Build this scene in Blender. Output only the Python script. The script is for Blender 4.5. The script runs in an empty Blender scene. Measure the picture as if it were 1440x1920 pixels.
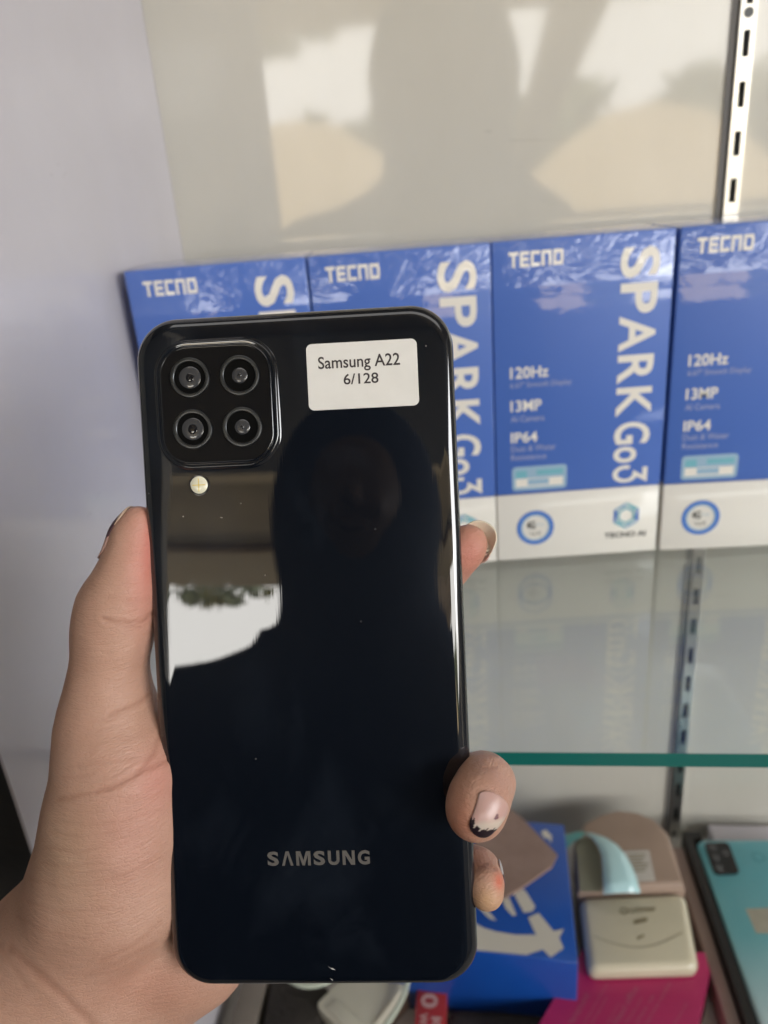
import bpy, bmesh, math, random
import numpy as np
from mathutils import Vector, Matrix, noise as mnoise

random.seed(4)
rng = np.random.default_rng(4)
S = 0.001                      # everything below is designed in millimetres round the lens
H0 = 1350.0                    # height of the lens above the shop floor
sc = bpy.context.scene
C = sc.collection

# ------------------------------------------------------------------ camera
F, CX, CY = 1442.0, 720.0, 960.0
R = np.array([[0.9921496, 0.03068001, 0.12123491],
              [0.09993868, 0.38824979, -0.91611919],
              [-0.07517598, 0.92104334, 0.38213575]])
cam_d = bpy.data.cameras.new("camera")
cam = bpy.data.objects.new("camera", cam_d)
C.objects.link(cam)
M = Matrix([list(map(float, R[i])) + [0.0] for i in range(3)] + [[0, 0, 0, 1]])
M.translation = (0, 0, H0 * S)
cam.matrix_world = M
cam_d.sensor_fit = 'VERTICAL'
cam_d.sensor_height = 36.0
cam_d.lens = F / 1920 * 36
cam_d.clip_start = 0.004
cam_d.clip_end = 500
cam_d.dof.use_dof = True
cam_d.dof.focus_distance = 0.178
cam_d.dof.aperture_fstop = 14.0
sc.camera = cam
sc.view_settings.view_transform = 'Standard'
sc.view_settings.look = 'None'
sc.view_settings.exposure = 0.4
sc.view_settings.gamma = 1.0
try:
    sc.cycles.use_denoising = True
    sc.cycles.max_bounces = 48
    sc.cycles.transmission_bounces = 48
    sc.cycles.glossy_bounces = 40
    sc.cycles.diffuse_bounces = 6
    sc.cycles.sample_clamp_indirect = 12
    sc.cycles.blur_glossy = 0.3
except Exception:
    pass

# ------------------------------------------------------------------ daylight outside the shop front
world = bpy.data.worlds.new("World")
sc.world = world
world.use_nodes = True
bg = world.node_tree.nodes['Background']
bg.inputs[0].default_value = (1.0, .975, .925, 1)
bg.inputs[1].default_value = 6.6
# soft daylight coming down through the shop front, over the photographer's head
ld = bpy.data.lights.new("daylight_portal", 'AREA')
ld.shape = 'RECTANGLE'; ld.size = 4.4; ld.size_y = 2.9
ld.cycles.is_portal = True
lo = bpy.data.objects.new("daylight_portal", ld)
C.objects.link(lo)
lo.location = (1.2, -2.28, 1.30)
lo.rotation_euler = (math.radians(90), 0, 0)    # faces into the shop (+Y)
# added fill light above the display, out of frame
tl = bpy.data.lights.new("top_fill_light", 'AREA')
tl.shape = 'RECTANGLE'; tl.size = 1.0; tl.size_y = .3; tl.energy = 1.1; tl.color = (1.0, .975, .95)
to = bpy.data.objects.new("top_fill_light", tl); C.objects.link(to)
to.location = (.15, -.15, 1.35 + .72)
to.rotation_euler = (math.radians(30), 0, 0)
# added fill light brightening the cabinet, to the right behind the viewer
for nm, lx, ly, lz, en in (("side_fill_light", 1.9, -1.1, .35, 27.0),):
    tl2 = bpy.data.lights.new(nm, 'AREA')
    tl2.shape = 'RECTANGLE'; tl2.size = 1.3; tl2.size_y = .7; tl2.energy = en; tl2.color = (.97, .985, 1.0)
    to2 = bpy.data.objects.new(nm, tl2); C.objects.link(to2)
    to2.location = (lx, ly, 1.35 + lz)
    dv = Vector((.05, .3, 1.35 - .2)) - Vector(to2.location)
    to2.rotation_euler = dv.to_track_quat('-Z', 'Y').to_euler()

# ------------------------------------------------------------------ helpers
def V(x, y, z):
    return (x * S, y * S, (z + H0) * S)

def ray(x, y):
    d = R @ np.array([(x - CX) / F, -(y - CY) / F, -1.0])
    return d

def gz(x, y, z):               # where the sight line through a photo pixel meets a level surface
    d = ray(x, y); d = d * z / d[2]
    return [float(d[0]), float(d[1]), float(z)]

def link(o, parent=None, label=None, cat=None, group=None, kind=None):
    C.objects.link(o)
    if parent is not None:
        o.parent = parent
        o.matrix_parent_inverse = parent.matrix_world.inverted()
    if label: o['label'] = label
    if cat: o['category'] = cat
    if group: o['group'] = group
    if kind: o['kind'] = kind
    return o

def empty(name, loc, label, cat, group=None, rot=None):
    o = bpy.data.objects.new(name, None)
    o.empty_display_size = 0.01
    o.location = loc
    if rot is not None:
        o.matrix_world = Matrix.Translation(loc) @ rot
    link(o, None, label, cat, group)
    bpy.context.view_layer.update()
    return o

def mesh(name, verts, faces, mat=None, parent=None, smooth=False, local=None, **kw):
    """verts in mm; local = 4x4 placing matrix in metres (else world mm)."""
    me = bpy.data.meshes.new(name)
    if local is None:
        vv = [V(*v) for v in verts]
        mw = Matrix.Identity(4)
        c = np.mean(np.array(vv), axis=0)
        vv = [(v[0] - c[0], v[1] - c[1], v[2] - c[2]) for v in vv]
        mw = Matrix.Translation(Vector(c))
    else:
        vv = [(v[0] * S, v[1] * S, v[2] * S) for v in verts]
        mw = local
    me.from_pydata(vv, [], faces)
    me.validate()
    o = bpy.data.objects.new(name, me)
    if smooth:
        for p in me.polygons: p.use_smooth = True
    if mat: me.materials.append(mat)
    o.matrix_world = mw
    link(o, None, **kw)
    if parent is not None:
        o.parent = parent
        o.matrix_parent_inverse = parent.matrix_world.inverted()
    return o

def fixnormals(o):
    bm = bmesh.new(); bm.from_mesh(o.data)
    bmesh.ops.recalc_face_normals(bm, faces=bm.faces)
    bm.to_mesh(o.data); bm.free()

def autosmooth(o, ang=35):
    me = o.data
    for p in me.polygons: p.use_smooth = True
    bm = bmesh.new(); bm.from_mesh(me)
    for e in bm.edges:
        if len(e.link_faces) == 2 and e.calc_face_angle(0) > math.radians(ang): e.smooth = False
    bm.to_mesh(me); bm.free()

def bevel(o, w, seg=2, ang=30):
    m = o.modifiers.new('bevel', 'BEVEL'); m.width = w * S; m.segments = seg
    m.limit_method = 'ANGLE'; m.angle_limit = math.radians(ang)
    m.harden_normals = False
    for p in o.data.polygons: p.use_smooth = True
    return o

def boxv(x0, x1, y0, y1, z0, z1):
    return ([(x0, y0, z0), (x1, y0, z0), (x1, y1, z0), (x0, y1, z0), (x0, y0, z1), (x1, y0, z1), (x1, y1, z1), (x0, y1, z1)],
            [(0, 3, 2, 1), (4, 5, 6, 7), (0, 1, 5, 4), (1, 2, 6, 5), (2, 3, 7, 6), (3, 0, 4, 7)])

def join(*parts):
    vs, fs = [], []
    for v, f in parts:
        n = len(vs); vs += list(v); fs += [tuple(i + n for i in q) for q in f]
    return vs, fs

def rrect(hx, hy, r, n=8, cx=0, cy=0):
    pts = []
    for qx, qy, a0 in ((1, 1, 0), (-1, 1, 90), (-1, -1, 180), (1, -1, 270)):
        for i in range(n + 1):
            a = math.radians(a0 + 90 * i / n)
            pts.append((cx + qx * (hx - r) + r * math.cos(a), cy + qy * (hy - r) + r * math.sin(a)))
    return pts

def loft(rings, cap0=True, cap1=True):
    n = len(rings[0]); vs = [p for r in rings for p in r]; fs = []
    for k in range(len(rings) - 1):
        for i in range(n):
            a, b = k * n + i, k * n + (i + 1) % n
            fs.append((a, b, b + n, a + n))
    if cap0: fs.append(tuple(range(n))[::-1])
    if cap1: fs.append(tuple((len(rings) - 1) * n + i for i in range(n)))
    return vs, fs

def circ(r, z, n=40, cx=0, cy=0):
    return [(cx + r * math.cos(2 * math.pi * i / n), cy + r * math.sin(2 * math.pi * i / n), z) for i in range(n)]

def tube(path, r, n=8, closed=False):
    P = [Vector(p) for p in path]; rings = []
    up = Vector((0, 0, 1))
    for i, p in enumerate(P):
        t = (P[min(i + 1, len(P) - 1)] - P[max(i - 1, 0)]).normalized()
        a = t.cross(up)
        if a.length < 1e-3: a = t.cross(Vector((1, 0, 0)))
        a.normalize(); b = t.cross(a)
        rr = r[i] if isinstance(r, (list, tuple)) else r
        rings.append([tuple(p + a * rr * math.cos(2 * math.pi * k / n) + b * rr * math.sin(2 * math.pi * k / n)) for k in range(n)])
    return loft(rings)

def spline(pts, n=8):
    P = [Vector(p) for p in pts]; P = [2 * P[0] - P[1]] + P + [2 * P[-1] - P[-2]]; out = []
    for i in range(1, len(P) - 2):
        for k in range(n):
            t = k / n
            out.append(tuple(0.5 * ((2 * P[i]) + (P[i + 1] - P[i - 1]) * t + (2 * P[i - 1] - 5 * P[i] + 4 * P[i + 1] - P[i + 2]) * t * t
                       + (3 * P[i] - P[i - 1] - 3 * P[i + 1] + P[i + 2]) * t ** 3)))
    out.append(tuple(P[-2])); return out

# ------------------------------------------------------------------ materials
def mat(name, col=(.5, .5, .5), rough=.5, metal=0., ior=1.45, coat=0., coat_rough=.03, coat_ior=1.5, spec=None, emit=None):
    m = bpy.data.materials.new(name); m.use_nodes = True
    b = m.node_tree.nodes['Principled BSDF']
    b.inputs['Base Color'].default_value = (*col, 1)
    b.inputs['Roughness'].default_value = rough
    b.inputs['Metallic'].default_value = metal
    b.inputs['IOR'].default_value = ior
    b.inputs['Coat Weight'].default_value = coat
    b.inputs['Coat Roughness'].default_value = coat_rough
    b.inputs['Coat IOR'].default_value = coat_ior
    if spec is not None: b.inputs['Specular IOR Level'].default_value = spec
    if emit:
        b.inputs['Emission Color'].default_value = (*emit[0], 1); b.inputs['Emission Strength'].default_value = emit[1]
    return m

class NT:
    def __init__(s, m): s.m = m; s.t = m.node_tree; s.b = s.t.nodes['Principled BSDF']
    def n(s, kind, **kw):
        x = s.t.nodes.new(kind)
        for k, v in kw.items():
            if k.startswith('i_'):
                x.inputs[k[2:].replace('_', ' ')].default_value = v
            else: setattr(x, k, v)
        return x
    def l(s, a, b): s.t.links.new(a, b)
    def noise(s, scale, detail=3, coord=None, rough=.5, dist=0.):
        x = s.n('ShaderNodeTexNoise'); x.inputs['Scale'].default_value = scale; x.inputs['Detail'].default_value = detail
        x.inputs['Roughness'].default_value = rough; x.inputs['Distortion'].default_value = dist
        if coord is not None: s.l(coord, x.inputs['Vector'])
        return x
    def obj(s): return s.n('ShaderNodeTexCoord').outputs['Object']
    def mapping(s, coord, scale=(1, 1, 1), loc=(0, 0, 0), rot=(0, 0, 0)):
        m = s.n('ShaderNodeMapping'); s.l(coord, m.inputs[0])
        m.inputs['Scale'].default_value = scale; m.inputs['Location'].default_value = loc; m.inputs['Rotation'].default_value = rot
        return m.outputs[0]
    def ramp(s, fac, stops):
        r = s.n('ShaderNodeValToRGB'); s.l(fac, r.inputs[0]); e = r.color_ramp.elements
        while len(e) > 1: e.remove(e[-1])
        e[0].position, e[0].color = stops[0][0], (*stops[0][1], 1)
        for p, c in stops[1:]:
            q = e.new(p); q.color = (*c, 1)
        return r.outputs[0]
    def bump(s, height, strength, dist, target='Normal', prev=None):
        b = s.n('ShaderNodeBump'); b.inputs['Strength'].default_value = strength; b.inputs['Distance'].default_value = dist
        s.l(height, b.inputs['Height'])
        if prev is not None: s.l(prev, b.inputs['Normal'])
        s.l(b.outputs[0], s.b.inputs[target]); return b.outputs[0]
    def math(s, op, a, b=None, c=None):
        x = s.n('ShaderNodeMath', operation=op)
        for i, v in enumerate((a, b, c)):
            if v is None: continue
            if isinstance(v, (int, float)): x.inputs[i].default_value = v
            else: s.l(v, x.inputs[i])
        return x.outputs[0]
    def mix(s, fac, a, b):
        x = s.n('ShaderNodeMix', data_type='RGBA')
        if isinstance(fac, (int, float)): x.inputs[0].default_value = fac
        else: s.l(fac, x.inputs[0])
        for i, v in ((6, a), (7, b)):
            if isinstance(v, tuple): x.inputs[i].default_value = (*v, 1)
            else: s.l(v, x.inputs[i])
        return x.outputs[2]

def mottled(name, c1, c2, scale, rough, bump=None, **kw):
    m = mat(name, c1, rough, **kw); t = NT(m); co = t.obj()
    nz = t.noise(scale, 4, co)
    t.l(t.ramp(nz.outputs[0], [(.3, c1), (.7, c2)]), t.b.inputs['Base Color'])
    if bump:
        n2 = t.noise(bump[0], 3, co); t.bump(n2.outputs[0], bump[1], bump[2])
    return m

# laminated cream wall board: glossy, slightly wavy, dusty and scuffed
m_wall = mat('wall_laminate', (.54, .525, .475), .5, coat=1.0, coat_rough=.05, coat_ior=1.5)
t = NT(m_wall); co = t.obj()
w1 = t.noise(5.0, 1, co); t.bump(w1.outputs[0], .02, .01, 'Coat Normal')
d1 = t.noise(14, 5, t.mapping(co, (1, 1, .5)), .6)
t.l(t.ramp(d1.outputs[0], [(.25, (.475, .455, .40)), (.6, (.515, .495, .44)), (.8, (.535, .515, .46))]), t.b.inputs['Base Color'])
d2 = t.noise(60, 5, co, .7)
t.l(t.math('MULTIPLY_ADD', d2.outputs[0], .06, .02), t.b.inputs['Coat Roughness'])
sc1 = t.noise(1.0, 4, t.mapping(co, (9, 1, 60), rot=(0, .6, 0)), .7, 1.5)
t.l(t.mix(t.math('MULTIPLY', t.math('GREATER_THAN', sc1.outputs[0], .71), .35), t.b.inputs['Base Color'].links[0].from_socket, (.36, .34, .30)), t.b.inputs['Base Color'])
# side board, lilac grey
m_side = mat('side_laminate', (.56, .52, .545), .45, coat=.55, coat_rough=.10, coat_ior=1.45)
t = NT(m_side); co = t.obj()
d1 = t.noise(9, 5, co, .6)
base_s = t.ramp(d1.outputs[0], [(.25, (.48, .455, .485)), (.75, (.545, .52, .555))])
sc2 = t.noise(1.0, 4, t.mapping(co, (1, 16, 40), rot=(.5, 0, 0)), .7, 1.5)
t.l(t.mix(t.math('MULTIPLY', t.math('GREATER_THAN', sc2.outputs[0], .70), .3), base_s, (.36, .34, .37)), t.b.inputs['Base Color'])
m_black_board = mottled('black_board', (.010, .009, .009), (.016, .014, .013), 30, .45, (200, .2, .001))
m_floor_board = mottled('bottom_shelf_board', (.50, .47, .43), (.58, .55, .50), 25, .4)
m_chrome = mat('zinc_plated_steel', (.74, .74, .72), .28, 1.0)
t = NT(m_chrome); nz = t.noise(90, 3, t.mapping(t.obj(), (1, 1, .2))); t.bump(nz.outputs[0], .25, .001)
t.l(t.math('MULTIPLY_ADD', nz.outputs[0],   .2, .2), t.b.inputs['Roughness'])
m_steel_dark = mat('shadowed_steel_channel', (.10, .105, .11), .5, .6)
m_rail_shadow = mat('grey_rail_shadow', (.16, .155, .15), .6)  # shade colour for the dark line beside the upright

# glass with green body colour
m_glass = bpy.data.materials.new('green_float_glass'); m_glass.use_nodes = True
nt = m_glass.node_tree; nt.nodes.clear()
out = nt.nodes.new('ShaderNodeOutputMaterial')
gl = nt.nodes.new('ShaderNodeBsdfGlass'); gl.inputs['IOR'].default_value = 1.42; gl.inputs['Roughness'].default_value = 0.0
gl.inputs['Color'].default_value = (1, 1, 1, 1)
ab = nt.nodes.new('ShaderNodeVolumeAbsorption'); ab.inputs['Color'].default_value = (.10, .83, .70, 1); ab.inputs['Density'].default_value = 9.0
nt.links.new(gl.outputs[0], out.inputs['Surface']); nt.links.new(ab.outputs[0], out.inputs['Volume'])

# ------------------------------------------------------------------ the display cabinet
XS, YW, ZS, ZL = -168.0, 464.0, -190.0, -468.0       # side board, back wall, glass top, lower board
XR = 900.0
YF = 226.0
v, f = boxv(XS - 18, 135.8, YW, YW + 12, -900, 700)
mesh('back_wall', v, f, m_wall, kind='structure')
v, f = boxv(144.2, XR, YW, YW + 12, -900, 700)
mesh('back_wall', v, f, m_wall, kind='structure')
side = mesh('side_wall', *boxv(XS - 1.2, XS, 200, YW - .5, -900, 700), m_side, kind='structure')
mesh('black_cabinet_side', *boxv(XS - 500, XS - 1.5, 200.6, 330, -1340, 420), m_black_board,
     label='black board beyond the lower left edge of the side wall', cat='cabinet board')
mesh('lower_shelf', *boxv(XS + .5, XR, 216, YW - .5, ZL - 18, ZL), m_floor_board, kind='structure')
# slotted upright between the two wall boards
up = empty('slotted_upright', V(140.5, YW, -100), 'slotted metal shelf upright between the two glossy wall boards', 'shelf upright')
x0, x1, xm0, xm1, yf = 136.3, 143.8, 138.3, 141.8, 460.8
vs, fs = [], []
def quad(a, b, c, d):
    n = len(vs); vs.extend([a, b, c, d]); fs.append((n, n + 1, n + 2, n + 3))
def fx(xa, xb, za, zb):
    quad((xa, yf, za), (xb, yf, za), (xb, yf, zb), (xa, yf, zb))
slots = []
zc = 31.5 + 22.3 * 14
pitch = 22.7
z_top = 690
ztops = []
k = 0
zz = z_top
while zz > -690:
    # slot height 13 mm, web 9.3 mm
    s_top, s_bot = zz - 4.65, zz - 4.65 - 12.0
    ztops.append((s_top, s_bot)); zz -= pitch
fx(x0, xm0, z_top - pitch * len(ztops), z_top)
fx(xm1, x1, z_top - pitch * len(ztops), z_top)
off = ((38.6 - (z_top - 4.65)) % pitch)
zprev = z_top
for s_top, s_bot in ztops:
    fx(xm0, xm1, s_top, zprev)
    # slot walls
    for (xa, xb) in ((xm0, xm0), (xm1, xm1)):
        quad((xa, yf, s_bot), (xa, yf + 1.8, s_bot), (xa, yf + 1.8, s_top), (xa, yf, s_top))
    quad((xm0, yf, s_top), (xm1, yf, s_top), (xm1, yf + 1.8, s_top), (xm0, yf + 1.8, s_top))
    quad((xm0, yf, s_bot), (xm1, yf, s_bot), (xm1, yf + 1.8, s_bot), (xm0, yf + 1.8, s_bot))
    zprev = s_bot
zb = z_top - pitch * len(ztops)
fx(xm0, xm1, zb, zprev)
for xa in (x0, x1):
    quad((xa, yf, zb), (xa, YW + 10, zb), (xa, YW + 10, z_top), (xa, yf, z_top))
vs = [(a, b, c + off) for a, b, c in vs]
mesh('slotted_face', vs, fs, m_chrome, up)
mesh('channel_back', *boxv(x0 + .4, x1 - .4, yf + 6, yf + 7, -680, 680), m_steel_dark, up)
bm_ = loft([circ(2.6, 0, 20), circ(2.6, .3, 20)])
hole = mesh('screw_hole', [(140.0 + a, yf - .15 - c * .1, 68.5 + b) for a, b, c in bm_[0]], bm_[1], m_steel_dark, up)
mesh('rail_shadow_strip', *boxv(132.6, 136.1, YW - 1.2, YW + 1, -690, 690), m_rail_shadow, up)  # dark strip standing in for the shadow line left of the upright

# glass shelf
gs = mesh('glass_shelf', *boxv(XS + 1.5, XR - 2, YF, YW - 4, ZS - 6.0, ZS), m_glass,
          label='clear glass shelf with green front edge carrying the row of blue boxes', cat='glass shelf')
m_edge = mat('ground_green_glass_edge', (.010, .14, .12), .22, coat=.6, coat_rough=.1)
gs.data.materials.append(m_edge)
for p_ in gs.data.polygons:
    if p_.normal.y < -.9: p_.material_index = 1


# ------------------------------------------------------------------ text
def text_polys(s, bold=0.0):
    cu = bpy.data.curves.new('t', 'FONT'); cu.body = s; cu.size = 1; cu.offset = bold; cu.resolution_u = 4
    cu.fill_mode = 'FRONT'
    o = bpy.data.objects.new('t', cu); C.objects.link(o)
    dg = bpy.context.evaluated_depsgraph_get(); e = o.evaluated_get(dg)
    me = bpy.data.meshes.new_from_object(e)
    vs = [tuple(v.co) for v in me.vertices]; fs = [tuple(p.vertices) for p in me.polygons]
    bpy.data.objects.remove(o); bpy.data.curves.remove(cu); bpy.data.meshes.remove(me)
    return vs, fs

def fit(vf, x0, x1, y0, y1, keep=False, rot=False):
    """flat glyph outline scaled into the box; rot: text reading downwards (turned clockwise)."""
    vs, fs = vf
    a = np.array(vs); mn, mx = a.min(0), a.max(0)
    u = (a[:, 0] - mn[0]) / max(mx[0] - mn[0], 1e-9); w = (a[:, 1] - mn[1]) / max(mx[1] - mn[1], 1e-9)
    if rot:                       # text x runs down, text up runs right
        X = x0 + (x1 - x0) * w; Y = y1 - (y1 - y0) * u
    else:
        if keep:
            k = (y1 - y0) / (mx[1] - mn[1]); x1 = x0 + k * (mx[0] - mn[0])
        X = x0 + (x1 - x0) * u; Y = y0 + (y1 - y0) * w
    return [(float(p), float(q), 0.) for p, q in zip(X, Y)], fs

def plate(vf, h=.12):
    """extrude flat polygons a little so that print sits as thin ink"""
    vs, fs = vf
    return [(x, y, z + h) for x, y, z in vs], fs

def on_face(vf, fr):
    o, ux, uy, un = fr
    return [tuple(o[i] + ux[i] * x + uy[i] * y + un[i] * z for i in range(3)) for x, y, z in vf[0]], vf[1]

def rects(lst):
    vs, fs = [], []
    for x0, x1, y0, y1 in lst:
        n = len(vs); vs += [(x0, y0, 0), (x1, y0, 0), (x1, y1, 0), (x0, y1, 0)]; fs.append((n, n + 1, n + 2, n + 3))
    return vs, fs

def squared_word():     # block letters T E C N O with open, square forms
    w = .22; L = []
    def T(x): return [(x, x + .8, 1 - w, 1), (x + .29, x + .51, 0, 1 - w - .001)]
    def E(x): return [(x, x + w, 0, 1), (x + w, x + .75, 1 - w, 1), (x + w, x + .7, .39, .61), (x + w, x + .75, 0, w)]
    def Cc(x): return [(x, x + w, 0, 1), (x + w, x + .75, 1 - w, 1), (x + w, x + .75, 0, w)]
    def N(x): return [(x, x + w, 0, 1 - w), (x, x + .82, 1 - w, 1), (x + .6, x + .82, 0, 1 - w)]
    def O(x): return [(x, x + w, 0, 1), (x + w, x + .8, 1 - w, 1), (x + w, x + .8, 0, w), (x + .62, x + .84, w, 1 - w)]
    return rects(T(0) + E(.95) + Cc(1.85) + N(2.75) + O(3.72))

def ring2d(cx, cy, r0, r1, n=40, a0=0, a1=360):
    vs, fs = [], []
    full = abs(a1 - a0) >= 360; m = n if full else n + 1
    for i in range(m):
        a = math.radians(a0 + (a1 - a0) * i / n)
        vs += [(cx + r0 * math.cos(a), cy + r0 * math.sin(a), 0), (cx + r1 * math.cos(a), cy + r1 * math.sin(a), 0)]
    for i in range(n):
        j = (i + 1) % m; fs.append((2 * i, 2 * i + 1, 2 * j + 1, 2 * j))
    return vs, fs

# ------------------------------------------------------------------ blue phone boxes
def wrap(m, top=True):
    """clear shrink film over the printed card: gloss, ripples, crumples near the top"""
    t = NT(m); co = t.n('ShaderNodeTexCoord').outputs['Generated']
    oc = t.obj()
    sep = t.n('ShaderNodeSeparateXYZ'); gn = t.n('ShaderNodeNewGeometry')
    t.l(gn.outputs['Position'], sep.inputs[0])
    rise = t.n('ShaderNodeMapRange'); t.l(sep.outputs[2], rise.inputs[0])
    rise.inputs[1].default_value = (H0 - 52) * S; rise.inputs[2].default_value = (H0 - 27) * S
    rise.inputs[3].default_value = .012; rise.inputs[4].default_value = .16
    n1 = t.noise(34, 4, gn.outputs['Position'], .55, 1.2)
    n2 = t.noise(9, 2, gn.outputs['Position'], .5, .5)
    h = t.math('MULTIPLY', n1.outputs[0], rise.outputs[0])
    h = t.math('ADD', h, t.math('MULTIPLY', n2.outputs[0], .012))
    tilt = t.n('ShaderNodeMapRange'); t.l(sep.outputs[2], tilt.inputs[0])
    tilt.inputs[1].default_value = (H0 - 46) * S; tilt.inputs[2].default_value = (H0 - 25) * S
    tilt.inputs[3].default_value = 0.0; tilt.inputs[4].default_value = -.24
    patch = t.noise(55, 3, gn.outputs['Position'], .6, 2.0)
    h = t.math('ADD', h, t.math('MULTIPLY', tilt.outputs[0], t.math('MULTIPLY_ADD', patch.outputs[0], .9, .45)))
    t.bump(h, .7, .012, 'Coat Normal')
    return m
m_blue = wrap(mat('printed_blue_card', (.06, .14, .47), .45, coat=1.0, coat_rough=.035, coat_ior=1.5))
m_white_card = wrap(mat('printed_white_card', (.71, .68, .625), .5, coat=.9, coat_rough=.05))
m_ink_white = wrap(mat('white_print', (.76, .72, .65), .5, coat=1.0, coat_rough=.04))
m_ink_blue = mat('mid_blue_print', (.05, .16, .50), .5, coat=.6)
m_ink_cyan = mat('teal_print', (.16, .42, .50), .5, coat=.6)
m_ink_pale = mat('pale_blue_print', (.28, .42, .55), .5, coat=.6)
m_ink_dark = mat('dark_print', (.05, .05, .05), .5)
m_grey_ink = mat('lilac_grey_print', (.30, .33, .52), .5, coat=.6)

SPARK = [('S', 7.0, 21.0, 60.3, 78.8), ('P', 23.3, 37.6, 60.8, 78.4), ('A', 38.6, 55.6, 60.8, 78.4), ('R', 57.4, 71.6, 60.8, 78.4),
         ('K', 73.6, 88.6, 60.8, 78.4), ('G', 91.5, 103.2, 60.5, 78.6), ('o', 104.4, 113.2, 60.5, 72.4), ('3', 114.6, 124.4, 60.5, 78.5)]
def ribbon2d(pts, w):
    P_ = [np.array(p, float) for p in pts]; L_, R_ = [], []
    for i, p in enumerate(P_):
        a = P_[i] - P_[i - 1] if i else P_[1] - P_[0]; b = P_[i + 1] - P_[i] if i < len(P_) - 1 else a
        a = a / np.linalg.norm(a); b = b / np.linalg.norm(b)
        na, nb = np.array((-a[1], a[0])), np.array((-b[1], b[0])); m_ = na + nb; m_ /= np.linalg.norm(m_)
        k_ = w / 2 / max(.45, float(m_ @ na)); L_.append(p + m_ * k_); R_.append(p - m_ * k_)
    vs_ = [(float(a[0]), float(a[1]), 0.) for a in L_ + R_]; n_ = len(P_)
    return vs_, [(i + n_, i + 1 + n_, i + 1, i) for i in range(n_ - 1)]
LET = {c: text_polys(c, .022) for c in 'SPARKGo'}
arc3 = [(.30 + .30 * math.cos(math.radians(a)), .31 + .31 * math.sin(math.radians(a))) for a in range(80, -206, -15)]
LET['3'] = ribbon2d([(.04, .92), (.54, .92)] + [(.30, .62)] + arc3, .155)
WB, HB, DB = 85.6, 165.0, 52.0

def rbox(x0, x1, y0, y1, z0, z1):
    return boxv(x0, x1, y0, y1, z0, z1)

def make_phone_box():
    root = bpy.data.objects.new('phone_box', None); C.objects.link(root); root.empty_display_size = .01
    def part(name, vf, m, bev=None):
        o = mesh(name, vf[0], vf[1], m, None, local=Matrix.Identity(4))
        o.parent = root
        if bev: bevel(o, bev, 3)
        return o
    # local: x right, y depth (0 = front), z up
    part('carton', rbox(0, WB, 0, DB, 38.2, HB), m_blue, .9)
    part('white_base', rbox(.1, WB - .1, .1, DB - .1, 0, 38.0), m_white_card, .7)
    fr = ((0, 0, 0), (1, 0, 0), (0, 0, 1), (0, -1, 0))
    def flat(name, vf, m, h=.1): return part(name, on_face(plate(vf, h), fr), m)
    top = HB
    flat('brand_lettering', fit(squared_word(), 8.0, 33.5, top - 12.2, top - 5.2), m_ink_white)
    for ch, d0, d1, u0, u1 in SPARK:
        flat('letter', fit(LET[ch], u0, u1, top - d1, top - d0, rot=True), m_ink_white)
    def line(s, u0, u1, d0, d1, m=m_ink_white, bold=.01):
        flat('small_lettering', fit(text_polys(s, bold), u0, u1, top - d1, top - d0), m)
    line('120Hz', 8, 27, 59.2, 65.0, bold=.02)
    line('6.67" Smooth Display', 8, 38.5, 66.8, 70.4, m_grey_ink)
    line('13MP', 8, 23.5, 76, 81.8, bold=.02)
    line('AI Camera', 8, 25, 84, 87.2, m_grey_ink)
    line('IP64', 8, 21.5, 92.6, 98.2, bold=.02)
    line('Dust & Water', 8, 31, 99.8, 103.0, m_grey_ink)
    line('Resistance', 8, 26, 104.6, 107.6, m_grey_ink)
    b = flat('badge', ([(*p, 0) for p in rrect(14.2, 6.6, 2, 4, 22.6, top - 118)], [tuple(range(20))]), m_ink_pale, .08)
    flat('badge_panel', rects([(10.2, 34.9, top - 122.6, top - 118.0)]), m_ink_white, .14)
    flat('badge_panel', rects([(10.2, 16, top - 117.6, top - 113.6), (21, 34.9, top - 116.4, top - 113.6)]), m_ink_cyan, .14)
    flat('badge_panel', rects([(16.4, 27.5, top - 121.8, top - 118.4), (16.4, 20.6, top - 117.6, top - 113.8)]), m_ink_pale, .18)
    flat('ring', ring2d(20.4, 18.6, 7.7, 9.9), m_ink_blue)
    flat('ring', ring2d(20.4, 18.6, 6.9, 7.6), m_ink_pale)
    flat('ring_lettering', fit(text_polys('4G', .03), 15.8, 20.4, 18.0, 22.6), m_ink_dark)
    flat('ring_lettering', fit(text_polys('Ready', .0), 21.2, 25.2, 19.4, 21.0), m_ink_pale)
    flat('ring_lettering', fit(text_polys('VoLTE', .0), 17.6, 23.4, 14.2, 16.2), m_ink_dark)
    # six-sided swirl
    cx, cy = 68.6, 22.0
    for i in range(6):
        a = math.radians(60 * i + 30); b2 = a + math.radians(74)
        p = lambda r, q: (cx + r * math.cos(q), cy + r * math.sin(q), 0)
        flat('logo_blade', ([p(7.6, a), p(7.6, b2 - .25), p(6.0, b2 - .30), p(5.2, a + .05)], [(0, 1, 2, 3)]),
             (m_ink_cyan, m_ink_pale, m_ink_blue)[i % 3], .1 + .02 * i)
    flat('logo_core', ring2d(cx, cy, 3.9, 5.1, 6, 30, 390), m_ink_cyan, .26)
    flat('small_lettering', fit(text_polys('TECNO AI', .03), 57.5, 79.5, 9.4, 12.6), m_ink_dark)
    return root

def copy_tree(o, parent=None):
    c = o.copy(); C.objects.link(c)
    if parent is not None: c.parent = parent
    for ch in o.children: copy_tree(ch, c)
    return c

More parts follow.
